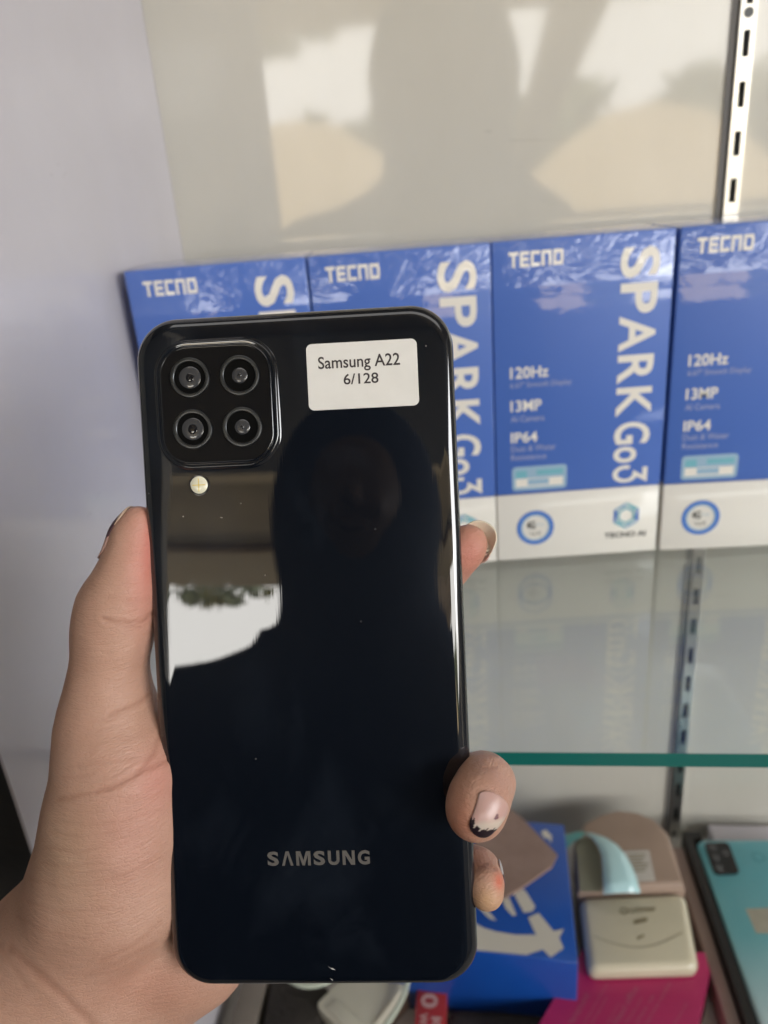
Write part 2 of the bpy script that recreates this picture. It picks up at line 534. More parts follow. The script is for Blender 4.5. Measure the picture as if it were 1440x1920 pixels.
proto = make_phone_box()
bl = ['blue phone box against the grey side wall, largely behind the held phone',
      'blue phone box partly behind the upper right corner of the held phone',
      'blue phone box fully readable from brand to the number 3, right of the held phone',
      'blue phone box at the right edge of the photo, below the slotted upright']
a6 = math.radians(6.0)
bp = [(-161.6, 361.8, 6.0), (-75.6, 370.8, 6.0), (9.9, 380.0, 6.0), (96.6, 388.2, 3.0)]
for i, (bx, by, an) in enumerate(bp):
    o = proto if i == 0 else copy_tree(proto)
    o.location = V(bx, by, ZS + .2); o.rotation_euler = (0, 0, math.radians(an))
    o['label'] = bl[i]; o['category'] = 'phone box'; o['group'] = 'blue phone boxes standing in a row on the glass shelf'

# ------------------------------------------------------------------ the held phone
q = np.array([5.01564269e-02, -5.86228707e-02, 4.40760061e-02]); tq = np.array([-17.46776, -33.5011927, -181.591434])
th = np.linalg.norm(q); kx = q / th
K = np.array([[0, -kx[2], kx[1]], [kx[2], 0, -kx[0]], [-kx[1], kx[0], 0]])
Rp = np.eye(3) + math.sin(th) * K + (1 - math.cos(th)) * K @ K
PW, PT = R @ Rp, R @ tq                           # phone axes and centre in world mm
PM = Matrix([list(map(float, PW[i])) + [0.0] for i in range(3)] + [[0, 0, 0, 1]])
PM.translation = Vector(V(*map(float, PT)))
phone = empty('smartphone', PM.translation, 'black smartphone held upright with its back and four lenses to the viewer', 'smartphone', rot=PM.to_3x3().to_4x4())
phone.matrix_world = PM
bpy.context.view_layer.update()
m_back = mat('glossy_black_back', (.0028, .0042, .0075), .35, spec=.08, coat=1.0, coat_rough=.012, coat_ior=1.75)
t = NT(m_back); co = t.obj()
# faint finger smudges and vertical hairlines in the gloss
sm = t.noise(28, 5, co, .6, .8)
hl = t.noise(1.0, 2, t.mapping(co, (2600, 40, 1)), .5)
spx = t.n('ShaderNodeSeparateXYZ'); t.l(co, spx.inputs[0])
dx = t.math('POWER', t.math('DIVIDE', t.math('SUBTRACT', spx.outputs[0], -.0215), .0062), 2)
dy = t.math('POWER', t.math('DIVIDE', t.math('SUBTRACT', spx.outputs[1], .0185), .0036), 2)
sp = t.math('LESS_THAN', t.math('ADD', t.math('ADD', dx, dy), t.math('MULTIPLY', t.noise(420, 3, co).outputs[0], 1.3)), 1.35)
fp = t.noise(1.0, 2, t.mapping(co, (4200, 1500, 1), rot=(0, 0, .35)), .6, .6)
spot = t.math('MULTIPLY', sp, t.math('GREATER_THAN', fp.outputs[0], .47))
r0 = t.math('MULTIPLY_ADD', t.math('MAXIMUM', t.math('SUBTRACT', sm.outputs[0], .48), 0), .12, .008)
t.l(t.math('MULTIPLY_ADD', spot, .045, r0), t.b.inputs['Coat Roughness'])
b0 = t.n('ShaderNodeBump'); b0.inputs['Strength'].default_value = .015; b0.inputs['Distance'].default_value = .0001
t.l(hl.outputs[0], b0.inputs['Height'])
wv = t.noise(22, 1, co); b1 = t.n('ShaderNodeBump'); b1.inputs['Strength'].default_value = .035; b1.inputs['Distance'].default_value = .002
t.l(wv.outputs[0], b1.inputs['Height']); t.l(b0.outputs[0], b1.inputs['Normal']); t.l(b1.outputs[0], t.b.inputs['Coat Normal'])
du = t.n('ShaderNodeTexVoronoi'); du.inputs['Scale'].default_value = 230; t.l(co, du.inputs['Vector'])
dsel = t.n('ShaderNodeSeparateColor'); t.l(du.outputs['Color'], dsel.inputs[0])
dust = t.math('MULTIPLY', t.math('LESS_THAN', du.outputs['Distance'], .045), t.math('GREATER_THAN', dsel.outputs[0], .90))
smudge_sheen = t.math('MULTIPLY', t.math('MAXIMUM', t.math('SUBTRACT', t.noise(1.0, 4, t.mapping(co, (38, 17, 1), rot=(0, 0, .25)), .6, 1.0).outputs[0], .50), 0), .55)
bc_ = t.mix(t.math('MULTIPLY', spot, .07), (.0028, .0042, .0075), (.02, .022, .026))
bc_ = t.mix(smudge_sheen, bc_, (.055, .07, .095))  # smudge colour also paints in a soft blue-grey sheen
t.l(t.mix(t.math('MULTIPLY', dust, .35), bc_, (.35, .34, .33)), t.b.inputs['Base Color'])
m_frame = mat('glossy_black_frame', (.006, .006, .008), .18, coat=1.0, coat_rough=.05, coat_ior=1.6)
m_lglass = mat('camera_cover_glass', (.003, .003, .004), .3, coat=1.0, coat_rough=.01, coat_ior=1.35, spec=.2)
m_ring = mat('dark_metal_lens_ring', (.12, .125, .13), .32, 1.0)
m_hole = mat('lens_barrel_black', (.002, .002, .002), .5, spec=.1)
m_lens = mat('lens_element', (.045, .045, .048), .25, coat=1., coat_rough=.01)
m_lens_d = mat('lens_iris', (.008, .008, .01), .08, coat=1., coat_rough=.0)
m_led = mat('led_phosphor', (.80, .76, .58), .3, coat=1., coat_rough=.05)
m_led_y = mat('led_cross', (.75, .55, .10), .3)
m_scratch = mat('paint_chip', (.5, .48, .45), .6)
m_logo = mat('satin_grey_logo', (.17, .155, .14), .35, .3)

HX, HY, CR = 36.5, 79.05, 9.7
def sect(inset, z): return [(x, y, z) for x, y in rrect(HX - inset, HY - inset, max(CR - inset * .85, 1), 14, 0, .3)]
def ppart(name, vf, m, par=phone, smooth=True, ang=40, **kw):
    o = mesh(name, vf[0], vf[1], m, par, local=PM, **kw); fixnormals(o)
    if smooth: autosmooth(o, ang)
    return o
prof = []
for i in range(9):
    a = math.radians(90 * i / 8)
    prof.append((2.9 * (1 - math.sin(a)) ** 1.0, 4.2 - 2.4 * (1 - math.cos(a))))
prof = sorted(prof, key=lambda p: -p[0])
rings = [sect(2.9 * (1 - math.sin(math.radians(a))), 1.6 + 2.6 * math.cos(math.radians(a))) for a in range(0, 91, 9)]
ppart('back_cover', loft(rings, True, False), m_back, ang=60)
rings = [sect(0.02, 1.58), sect(0, 1.2), sect(0, -2.6), sect(.25, -3.5), sect(.9, -4.1), sect(1.5, -4.2)]
ppart('frame', loft(rings, False, True), m_frame, ang=50)
m_screen = mat('dark_screen_glass', (.004, .004, .005), .2, coat=1., coat_rough=.01)
ppart('screen', loft([sect(1.6, -4.22), sect(1.8, -4.35)], False, True), m_screen)
# side button on the left edge
vf = boxv(-HX - .45, -HX + .5, 33.5, 56.5, -1.3, 1.0)
bo = ppart('side_button', vf, m_frame, smooth=False); bevel(bo, .35, 3)
# camera island
ix, iy, ihx, ihy, ir = -17.65, 59.2, 12.65, 13.25, 6.4
def isl(e, z): return [(x, y, z) for x, y in rrect(ihx + e, ihy + e, ir + e, 12, ix, iy)]
ppart('camera_island', loft([isl(1.75, 4.18), isl(1.45, 4.32), isl(1.25, 4.62), isl(1.05, 4.82), isl(.75, 4.86), isl(.5, 4.74), isl(.25, 4.72), isl(.2, 5.05), isl(.08, 5.22), isl(-.12, 5.25)], False, False), m_back, ang=50)
ppart('island_glass', loft([isl(-.12, 5.24), isl(-.3, 5.16), isl(-.5, 5.15)], False, True), m_lglass)
for (lx, ly, rr, rd) in ((-23.36, 65.4, 2.5, .95), (-11.93, 65.3, 1.75, .45), (-23.36, 53.75, 2.5, 1.1), (-11.93, 53.7, 1.72, .4)):
    L = ppart('lens', loft([circ(4.5, 5.16, 56, lx, ly), circ(4.5, 5.6, 56, lx, ly), circ(4.42, 5.74, 56, lx, ly), circ(4.25, 5.8, 56, lx, ly),
                            circ(3.75, 5.72, 56, lx, ly), circ(3.62, 5.6, 56, lx, ly), circ(3.6, 5.3, 56, lx, ly)], False, False), m_ring, ang=30)
    for nm, vf, m in (('lens_well', loft([circ(3.62, 5.28, 48, lx, ly), circ(3.4, 5.26, 48, lx, ly)], False, True), m_hole),
                      ('lens_element', loft([circ(rr, 5.30, 40, lx, ly), circ(rr * .94, 5.37, 40, lx, ly), circ(rr * .6, 5.43, 40, lx, ly), circ(rr * .2, 5.455, 40, lx, ly)], False, True), m_lens),
                      ('lens_iris', loft([circ(rd, 5.46, 28, lx, ly), circ(rd * .8, 5.53, 28, lx, ly), circ(rd * .3, 5.57, 28, lx, ly)], False, True), m_lens_d)):
        ppart(nm, vf, m, L)
# flash
fx_, fy_ = -22.93, 41.0
fl = ppart('flash', loft([circ(2.45, 4.18, 40, fx_, fy_), circ(2.4, 4.45, 40, fx_, fy_), circ(2.15, 4.5, 40, fx_, fy_), circ(2.0, 4.42, 40, fx_, fy_)], False, False), m_frame)
ppart('flash_lens', loft([circ(2.0, 4.4, 40, fx_, fy_), circ(1.7, 4.58, 40, fx_, fy_), circ(1.0, 4.72, 40, fx_, fy_)], False, True), m_led, fl)
cr = rects([(-1.5, -.16, -.09, .09), (.16, 1.5, -.09, .09), (-.09, .09, -1.5, -.16), (-.09, .09, .16, 1.5), (-.16, .16, -.16, .16)])
ppart('flash_cross', ([(x + fx_, y + fy_, 4.74) for x, y, z in cr[0]], cr[1]), m_led_y, fl, smooth=False)
# sticker
m_paper = mottled('label_paper', (.72, .695, .65), (.76, .735, .69), 200, .6)
st = ppart('sticker', loft([[(x, y, z) for x, y in rrect(12.5, 7.45, 1.3, 6, 15.82, 64.1)] for z in (4.2, 4.32)], False, True), m_paper, smooth=False)
def lab(s, x0, x1, y0, y1, bold=.012):
    vf = fit(text_polys(s, bold), x0, x1, y0, y1)
    ppart('sticker_lettering', ([(x, y, 4.36) for x, y, z in vf[0]], vf[1]), m_ink_brown, st, smooth=False)
m_ink_brown = mat('label_ink', (.045, .035, .035), .7)
lab('Samsung A22', 5.9, 24.4, 65.0, 68.6)
lab('6/128', 11.5, 19.4, 62.1, 64.5)
# logo, one mesh per letter
wid = [1., 1.02, 1.28, 1., 1.02, 1.08, 1.05]; gap = .26; tot = sum(wid) + 6 * gap; k_ = 24.1 / tot; x = -11.8
for ch, w_ in zip(('S', '\u039b', 'M', 'S', 'U', 'N', 'G'), wid):
    PL = {'\u039b': [(0, 0), (.36, 1), (.64, 1), (1, 0), (.76, 0), (.5, .76), (.24, 0)],
          'M': [(0, 0), (0, 1), (.3, 1), (.5, .38), (.7, 1), (1, 1), (1, 0), (.8, 0), (.8, .72), (.58, 0), (.42, 0), (.2, .72), (.2, 0)],
          'N': [(0, 0), (0, 1), (.32, 1), (.76, .34), (.76, 1), (1, 1), (1, 0), (.68, 0), (.24, .66), (.24, 0)]}
    src = ([(a, b, 0) for a, b in PL[ch]], [tuple(range(len(PL[ch])))]) if ch in PL else text_polys(ch, .038)
    vf = fit(src, x, x + w_ * k_, -48.95, -45.5)
    ppart('brand_letter', ([(a, b - .0, 4.27) for a, b, c in vf[0]], vf[1]), m_logo, smooth=False); x += (w_ + gap) * k_
for pts in ([(1.2, -73.3), (1.9, -73.8), (2.2, -73.7), (3.0, -74.3), (2.0, -74.1)], [(1.5, -76.2), (2.3, -76.7), (2.0, -76.8)], [(-27.3, 34.0), (-27.0, 34.05), (-27.1, 33.7)], [(-18.6, 33.4), (-17.9, 33.3), (-18.0, 33.15)]):
    ppart('paint_chip', ([(a, b, 4.23) for a, b in pts], [tuple(range(len(pts)))]), m_scratch, smooth=False)

# ------------------------------------------------------------------ smooth bodies from distance fields
def surface_nets(D, org, h):
    """iso-surface of D (nx,ny,nz) at 0, negative inside"""
    s = D < 0
    nx, ny, nz = D.shape
    acc = np.zeros((nx - 1, ny - 1, nz - 1, 3), np.float32); cnt = np.zeros((nx - 1, ny - 1, nz - 1), np.float32)
    c = [(i, j, k) for i in (0, 1) for j in (0, 1) for k in (0, 1)]
    for a in range(8):
        for b in range(a + 1, 8):
            df = [abs(c[a][i] - c[b][i]) for i in range(3)]
            if sum(df) != 1: continue
            A = D[c[a][0]:nx - 1 + c[a][0], c[a][1]:ny - 1 + c[a][1], c[a][2]:nz - 1 + c[a][2]]
            B = D[c[b][0]:nx - 1 + c[b][0], c[b][1]:ny - 1 + c[b][1], c[b][2]:nz - 1 + c[b][2]]
            m = (A < 0) != (B < 0)
            tt = np.where(m, A / np.where(m, A - B, 1), 0)
            for i in range(3):
                acc[..., i] += np.where(m, c[a][i] + tt * (c[b][i] - c[a][i]), 0)
            cnt += m
    act = cnt > 0
    idx = -np.ones(act.shape, np.int64); idx[act] = np.arange(act.sum())
    ii = np.argwhere(act)
    vs = (ii + acc[act] / cnt[act][:, None]) * h + np.array(org)
    faces = []
    for ax in range(3):
        o1, o2 = [(1, 2), (2, 0), (0, 1)][ax]
        sl0 = [slice(1, -1)] * 3; sl1 = [slice(1, -1)] * 3
        sl0[ax] = slice(0, -1); sl1[ax] = slice(1, None)
        A = s[tuple(sl0)]; B = s[tuple(sl1)]
        for flip, mk in ((False, A & ~B), (True, ~A & B)):
            e = np.argwhere(mk)
            if not len(e): continue
            e = e + 1; e[:, ax] -= 1
            d1 = np.zeros(3, int); d1[o1] = 1; d2 = np.zeros(3, int); d2[o2] = 1
            q0 = idx[tuple((e - d1 - d2).T)]; q1 = idx[tuple((e - d2).T)]; q2 = idx[tuple(e.T)]; q3 = idx[tuple((e - d1).T)]
            qd = np.stack([q0, q1, q2, q3], 1)
            if flip: qd = qd[:, ::-1]
            faces.append(qd)
    return vs, np.concatenate(faces)

def field(prims, lo, hi, h):
    ax = [np.arange(lo[i], hi[i] + h, h, dtype=np.float32) for i in range(3)]
    shp = tuple(len(a) for a in ax)
    D = np.full(shp, 60., np.float32)
    for (a, b, ra, rb, k) in prims:
        a = np.array(a, np.float32); b = np.array(b, np.float32)
        rm = max(ra, rb) + 2.5 * k + 2 * h + 3
        l = np.minimum(a, b) - rm; u = np.maximum(a, b) + rm
        sl = tuple(slice(max(0, int((l[i] - lo[i]) / h)), max(0, min(shp[i], int((u[i] - lo[i]) / h) + 2))) for i in range(3))
        if any(x.stop - x.start <= 0 for x in sl): continue
        X = ax[0][sl[0]][:, None, None] - a[0]; Y = ax[1][sl[1]][None, :, None] - a[1]; Z = ax[2][sl[2]][None, None, :] - a[2]
        ab = b - a; L = float(ab @ ab) + 1e-9
        tt = np.clip((X * ab[0] + Y * ab[1] + Z * ab[2]) / L, 0, 1)
        d = np.sqrt((X - tt * ab[0]) ** 2 + (Y - tt * ab[1]) ** 2 + (Z - tt * ab[2]) ** 2) - (ra + tt * (rb - ra))
        o = D[sl]
        hh = np.maximum(k - np.abs(o - d), 0) / k
        D[sl] = np.minimum(o, d) - hh * hh * k * .25
    return D

# hand: joints given by sight line and by distance behind the phone's back (mm)
nback = Rp[:, 2]; oback = tq + nback * 4.2
def hp(px, py, off):
    d = np.array([(px - CX) / F, -(py - CY) / F, -1.0])
    p = d * (oback @ nback) / (d @ nback)
    s_ = (-p[2] + off) / -p[2]
    return p * s_
def chain(pts, k):
    out = []
    for (p, q_) in zip(pts[:-1], pts[1:]):
        out.append((hp(*p[:3]), hp(*q_[:3]), p[3], q_[3], k))
    return out
thumb = [(262, 974, 4, 3.0), (254, 1002, 4, 4.0), (247, 1046, 4, 5.0), (235, 1097, 4, 6.7), (218, 1142, 4.5, 8.5), (209, 1195, 5, 8.25), (203, 1290, 6.5, 8.9),
         (205, 1363, 7, 11.8), (224, 1447, 6.0, 14.9), (221, 1540, 7.5, 16.7), (212, 1650, 11, 19.4), (160, 1760, 17, 20.8), (100, 1850, 19, 24.0)]
P = chain(thumb, 5.0)
palm = [(235, 1560, 24, 12), (250, 1650, 25, 14), (270, 1740, 24, 15.5), (352, 1762, 24, 15.2)]
P += chain(palm, 8.)
P += chain([(352, 1762, 24, 15.2), (230, 1850, 23, 18), (110, 1900, 20, 21)], 8.)
P += chain([(240, 1560, 22, 12), (480, 1560, 27, 11)], 8.) + chain([(260, 1660, 24, 13), (470, 1640, 27, 11)], 8.) + chain([(280, 1480, 24, 10), (450, 1380, 26, 9.5)], 8.)
P += chain([(450, 1350, 25, 9.5), (500, 1440, 26, 10), (510, 1540, 26, 10), (480, 1640, 26, 9.5), (352, 1762, 24, 14)], 8.)
elbow = R.T @ np.array([-285., -150., -330.])
P.append((hp(100, 1850, 19), hp(-60, 2010, 6), 24., 25., 9.))
P.append((hp(-60, 2010, 6), elbow, 25., 36., 9.))
index = [(450, 1340, 25, 9.5), (650, 1190, 27, 8.3), (790, 1100, 18, 7.0), (838, 1058, 11, 5.6), (866, 1030, 8, 5.1), (880, 1016, 7, 4.2)]
middle = [(505, 1440, 26, 9.5), (760, 1440, 27, 8.6), (870, 1466, 17, 7.0), (905, 1466, 6, 6.6), (911, 1470, 0, 6.2), (898, 1500, -5.6, 6.4), (892, 1522, -6.6, 6.45)]
ring_ = [(510, 1550, 26, 9.2), (760, 1570, 26, 7.6), (870, 1630, 15, 5.8), (895, 1634, 10, 5.2), (909, 1655, 4.5, 4.0), (913, 1677, 3.2, 3.75)]
pinky = [(480, 1650, 26, 8.5), (700, 1690, 24, 7.0), (800, 1700, 16, 6.2), (850, 1710, 14, 5.5)]
for ch in (index, middle, ring_, pinky): P += chain(ch, 2.6)
lo = np.array([-150., -165., -232.]); hi = np.array([38., 8., -120.]); h = .85
D = field(P, lo, hi, h)
hv, hf = surface_nets(D, lo, h)
# relax the facets once, then densify
hw = (R @ hv.T).T
org = hw.mean(0)

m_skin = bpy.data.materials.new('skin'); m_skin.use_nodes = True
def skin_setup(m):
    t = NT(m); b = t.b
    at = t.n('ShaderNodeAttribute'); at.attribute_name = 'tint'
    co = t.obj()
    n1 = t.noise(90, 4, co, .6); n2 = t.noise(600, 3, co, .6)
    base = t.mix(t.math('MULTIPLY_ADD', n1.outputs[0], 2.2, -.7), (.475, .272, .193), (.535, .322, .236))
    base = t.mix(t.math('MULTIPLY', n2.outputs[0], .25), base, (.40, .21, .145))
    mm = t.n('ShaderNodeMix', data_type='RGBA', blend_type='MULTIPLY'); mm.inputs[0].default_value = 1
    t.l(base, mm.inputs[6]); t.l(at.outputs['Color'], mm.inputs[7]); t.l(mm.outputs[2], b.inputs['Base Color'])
    b.inputs['Subsurface Weight'].default_value = .12
    b.inputs['Subsurface Radius'].default_value = (1.0, .35, .18)
    b.inputs['Subsurface Scale'].default_value = .0035
    b.inputs['Roughness'].default_value = .47
    b.inputs['Specular IOR Level'].default_value = .45
    vo = t.n('ShaderNodeTexVoronoi'); vo.feature = 'DISTANCE_TO_EDGE'; vo.inputs['Scale'].default_value = 1.0
    wn = t.noise(260, 2, co)
    mp = t.mapping(co, (700, 700, 1500)); vm = t.n('ShaderNodeVectorMath', operation='ADD'); t.l(mp, vm.inputs[0])
    sc_ = t.n('ShaderNodeVectorMath', operation='SCALE'); t.l(wn.outputs['Color'], sc_.inputs[0]); sc_.inputs['Scale'].default_value = 1.6
    t.l(sc_.outputs[0], vm.inputs[1]); t.l(vm.outputs[0], vo.inputs['Vector'])
    hgt = t.math('MINIMUM', vo.outputs['Distance'], .16)
    fine = t.noise(1, 4, t.mapping(co, (190, 190, 1100), rot=(.3, .1, 0)), .6, .4)
    hgt = t.math('ADD', t.math('MULTIPLY', hgt, 2.0), t.math('MULTIPLY', fine.outputs[0], 2.4))
    t.bump(hgt, .42, .00042)
    cr_ = t.n('ShaderNodeAttribute'); cr_.attribute_name = 'crease'
    t.l(t.math('MULTIPLY_ADD', cr_.outputs['Fac'], .2, .46), b.inputs['Roughness'])
skin_setup(m_skin)

def seg_dist(P2, pts):
    d = np.full(len(P2), 1e9)
    for a, b in zip(pts[:-1], pts[1:]):
        a = np.array(a, float); b = np.array(b, float); ab = b - a
        tt = np.clip(((P2 - a) @ ab) / (ab @ ab), 0, 1)
        d = np.minimum(d, np.linalg.norm(P2 - a - tt[:, None] * ab, axis=1))
    return d

person = empty('person', V(-35, -520, -H0 + 5), 'person holding the black phone in the left hand, fingers round its right edge', 'person')
def sdf_object(name, vs_world, faces, m, parent, sub=0):
    me = bpy.data.meshes.new(name)
    c = vs_world.mean(0)
    me.from_pydata([tuple(map(float, p)) for p in (vs_world - c) * S], [], [tuple(map(int, f_)) for f_ in faces])
    for p in me.polygons: p.use_smooth = True
    o = bpy.data.objects.new(name, me); me.materials.append(m)
    o.matrix_world = Matrix.Translation(Vector(V(*map(float, c))))
    link(o, None); o.parent = parent; o.matrix_parent_inverse = parent.matrix_world.inverted()
    return o
hand = sdf_object('hand', hw, hf, m_skin, person)
bm = bmesh.new(); bm.from_mesh(hand.data)
for _ in range(3): bmesh.ops.smooth_vert(bm, verts=bm.verts, factor=.5, use_axis_x=True, use_axis_y=True, use_axis_z=True)
bmesh.ops.recalc_face_normals(bm, faces=bm.faces)
bm.to_mesh(hand.data); bm.free()
sm_ = hand.modifiers.new('sub', 'SUBSURF'); sm_.levels = 1; sm_.render_levels = 1
dg = bpy.context.evaluated_depsgraph_get()
me2 = bpy.data.meshes.new_from_object(hand.evaluated_get(dg)); hand.modifiers.clear(); hand.data = me2
n = len(me2.vertices); co_ = np.empty(n * 3); me2.vertices.foreach_get('co', co_); co_ = co_.reshape(-1, 3)
nr = np.empty(n * 3); me2.vertices.foreach_get('normal', nr); nr = nr.reshape(-1, 3)
wl = co_ / S + hw.mean(0)                     # world mm about the lens
cc = wl @ R                                   # camera axes
px = CX + F * cc[:, 0] / -cc[:, 2]; py = CY - F * cc[:, 1] / -cc[:, 2]; P2 = np.stack([px, py], 1)
ncam = nr @ R
front = np.clip(ncam[:, 2] * 3 + .6, 0, 1)
creases = [  # photo lines of the palm skin: points, depth mm, width px
    ([(190, 1158), (215, 1166), (245, 1168), (272, 1163), (284, 1150)], .50, 4.0),
    ([(196, 1163), (235, 1175), (262, 1176)], .25, 3.5), ([(205, 1120), (250, 1128), (284, 1122)], .10, 5),
    ([(205, 1340), (240, 1326), (262, 1316), (278, 1304)], .45, 4.0), ([(195, 1350), (225, 1338)], .2, 4),
    ([(302, 1375), (288, 1410), (268, 1440), (240, 1462), (205, 1478), (150, 1492), (110, 1500)], .38, 5.0),
    ([(318, 1425), (290, 1436), (262, 1447), (225, 1470), (180, 1486)], .45, 5.0),
    ([(130, 1440), (180, 1428), (250, 1420)], .10, 4), ([(120, 1460), (175, 1452)], .14, 4),
    ([(108, 1540), (160, 1548), (230, 1540), (300, 1520)], .10, 3.5), ([(96, 1560), (150, 1570), (215, 1562)], .12, 3.5),
    ([(88, 1590), (150, 1600), (210, 1580)], .14, 3.5), ([(80, 1618), (130, 1626), (190, 1618)], .12, 3.5),
    ([(60, 1650), (120, 1664), (200, 1655), (280, 1620)], .12, 4), ([(50, 1690), (110, 1712), (190, 1705)], .14, 4),
    ([(30, 1720), (90, 1750), (160, 1762)], .12, 4), ([(190, 1800), (250, 1775), (300, 1730)], .20, 5),
    ([(160, 1830), (230, 1800), (290, 1770)], .14, 5), ([(20, 1780), (60, 1815), (120, 1870), (180, 1930)], .55, 9),
    ([(0, 1770), (50, 1850)], .2, 6), ([(900, 1040), (880, 1060)], .05, 4), ([(258, 952), (262, 975), (250, 1010)], .0, 3),
    ([(886, 1452), (900, 1440), (925, 1438)], .18, 5), ([(884, 1440), (905, 1428)], .12, 4),
    ([(898, 1623), (915, 1618), (930, 1628)], .25, 5)]
disp = np.zeros(n); cre = np.zeros(n)
jit = np.array([mnoise.noise((x_ * .045, y_ * .045, 0)) for x_, y_ in P2]) * 3
P2j = P2 + np.stack([jit * .4, jit], 1)
for pts, dep, wd in creases:
    if dep == 0: continue
    g = np.exp(-(seg_dist(P2j, pts) / wd) ** 2)
    disp -= dep * g * .42; disp += dep * .10 * np.exp(-((seg_dist(P2j, pts) - 2.2 * wd) / (wd * 1.2)) ** 2)
    cre = np.maximum(cre, g * min(dep / .4, 1))
lump = np.array([mnoise.noise((a_ * .06, b_ * .06, c_ * .06)) + .4 * mnoise.noise((a_ * .15, b_ * .15, c_ * .15)) for a_, b_, c_ in wl])
disp = disp * front + lump * .35
co_ = co_ + nr * (disp * S)[:, None]
me2.vertices.foreach_set('co', co_.ravel())
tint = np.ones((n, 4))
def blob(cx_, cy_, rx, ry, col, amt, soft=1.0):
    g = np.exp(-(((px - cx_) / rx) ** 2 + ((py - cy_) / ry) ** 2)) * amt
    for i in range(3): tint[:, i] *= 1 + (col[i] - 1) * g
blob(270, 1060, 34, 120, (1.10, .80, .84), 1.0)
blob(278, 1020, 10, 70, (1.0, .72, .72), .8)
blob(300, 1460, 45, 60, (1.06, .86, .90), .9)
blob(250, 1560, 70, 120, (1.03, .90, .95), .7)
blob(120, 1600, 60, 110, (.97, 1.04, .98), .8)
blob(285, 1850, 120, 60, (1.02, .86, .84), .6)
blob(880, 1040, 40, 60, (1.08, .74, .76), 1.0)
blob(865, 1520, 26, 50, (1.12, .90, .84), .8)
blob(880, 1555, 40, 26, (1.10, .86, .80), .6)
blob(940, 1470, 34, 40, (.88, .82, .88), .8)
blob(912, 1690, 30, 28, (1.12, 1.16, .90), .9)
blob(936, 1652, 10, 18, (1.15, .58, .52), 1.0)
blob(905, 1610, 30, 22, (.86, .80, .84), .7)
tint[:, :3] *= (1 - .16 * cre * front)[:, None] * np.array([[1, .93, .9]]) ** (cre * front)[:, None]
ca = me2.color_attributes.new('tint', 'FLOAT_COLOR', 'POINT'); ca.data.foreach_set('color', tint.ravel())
fa = me2.attributes.new('crease', 'FLOAT', 'POINT'); fa.data.foreach_set('value', (cre * front).astype(np.float32))
for p in me2.polygons: p.use_smooth = True

from mathutils.bvhtree import BVHTree
HB_ = BVHTree.FromPolygons([tuple(map(float, p)) for p in (co_ / S + hw.mean(0))], [tuple(p.vertices) for p in me2.polygons])
# nails: curved shells with their own polish
m_nail = bpy.data.materials.new('nail'); m_nail.use_nodes = True
t = NT(m_nail); at = t.n('ShaderNodeAttribute'); at.attribute_name = 'polish'
t.l(at.outputs['Color'], t.b.inputs['Base Color']); t.b.inputs['Roughness'].default_value = .33
t.b.inputs['Subsurface Weight'].default_value = .1; t.b.inputs['Subsurface Scale'].default_value = .001
def nail(base, tip, nrm, width, arch, colf, lift=0., curve=.12, thick=.35, taper=.9, round_=.35, stick=1.1):
    """base, tip: camera-axis mm; nrm: outward direction; grid of quads thickened"""
    base = np.array(base, float); tip = np.array(tip, float); nrm = np.array(nrm, float)
    ax = tip - base; L = np.linalg.norm(ax); ax /= L; nrm -= ax * (nrm @ ax); nrm /= np.linalg.norm(nrm); sd = np.cross(ax, nrm)
    nu, nv = 26, 30; vs_, cols = [], []
    for j in range(nv + 1):
        v_ = j / nv
        for i in range(nu + 1):
            u_ = -1 + 2 * i / nu
            w = width / 2 * (1 - (1 - taper) * v_)
            endr = round_ * (1 - math.sqrt(max(0, 1 - u_ * u_ * .96)))
            vv_ = v_ + (-(endr) if v_ > .5 else endr) * abs(2 * v_ - 1) * 1.0
            a_ = u_ * arch
            x_ = w * math.sin(a_) / math.sin(arch); z_ = w * (math.cos(a_) - 1) / math.sin(arch)
            p_ = base + ax * L * vv_ + sd * x_ + nrm * (z_ + lift - curve * L * (v_ - .35) ** 2 * 1.5)
            w_ = R @ p_; wn = R @ nrm
            if v_ <= stick:
                hit = HB_.ray_cast(Vector(w_ + wn * 7), Vector(-wn), 14)
                if hit[0] is not None and (np.array(hit[0]) - w_) @ wn > -3.5:
                    w_ = np.array(hit[0]) + wn * (.34 - .30 * abs(u_) ** 5)
            vs_.append(w_); cols.append(colf(u_, v_))
    fs_ = [(j * (nu + 1) + i, j * (nu + 1) + i + 1, (j + 1) * (nu + 1) + i + 1, (j + 1) * (nu + 1) + i) for j in range(nv) for i in range(nu)]
    o = mesh('nail', [tuple(map(float, p_)) for p_ in vs_], fs_, m_nail, person, smooth=True)
    cc_ = o.data.color_attributes.new('polish', 'FLOAT_COLOR', 'POINT')
    cc_.data.foreach_set('color', np.array([(*c_, 1.) for c_ in cols]).ravel())
    so = o.modifiers.new('thick', 'SOLIDIFY'); so.thickness = thick * S; so.offset = 0
    return o
def jag(u): return .5 * math.sin(u * 23) * math.sin(u * 9 + 1) * .12
def c_mid(u, v):
    pink = (.50, .31, .27); pale = (.56, .46, .38)
    k2 = min(1, max(0, (v - .42 + .35 * -u - .1) * 6))
    c = tuple(pink[i] * (1 - k2) + pale[i] * k2 for i in range(3))
    if v > .80 + jag(u) + .13 * u * 1.2 + (.0 if u < .55 else -.10): c = (.018, .009, .014)
    if (u + .28) ** 2 / .012 + (v - .42) ** 2 / .006 < 1: c = (.14, .05, .06)
    return c
def c_thumb(u, v):
    c = (.48, .29, .24)
    if v > .34 + jag(u) + .05: c = (.055, .015, .022)
    if v > .88: c = (.46, .33, .24)
    return c
def c_plain(u, v): return (.66, .57, .45) if v > .45 else (.52, .33, .27)
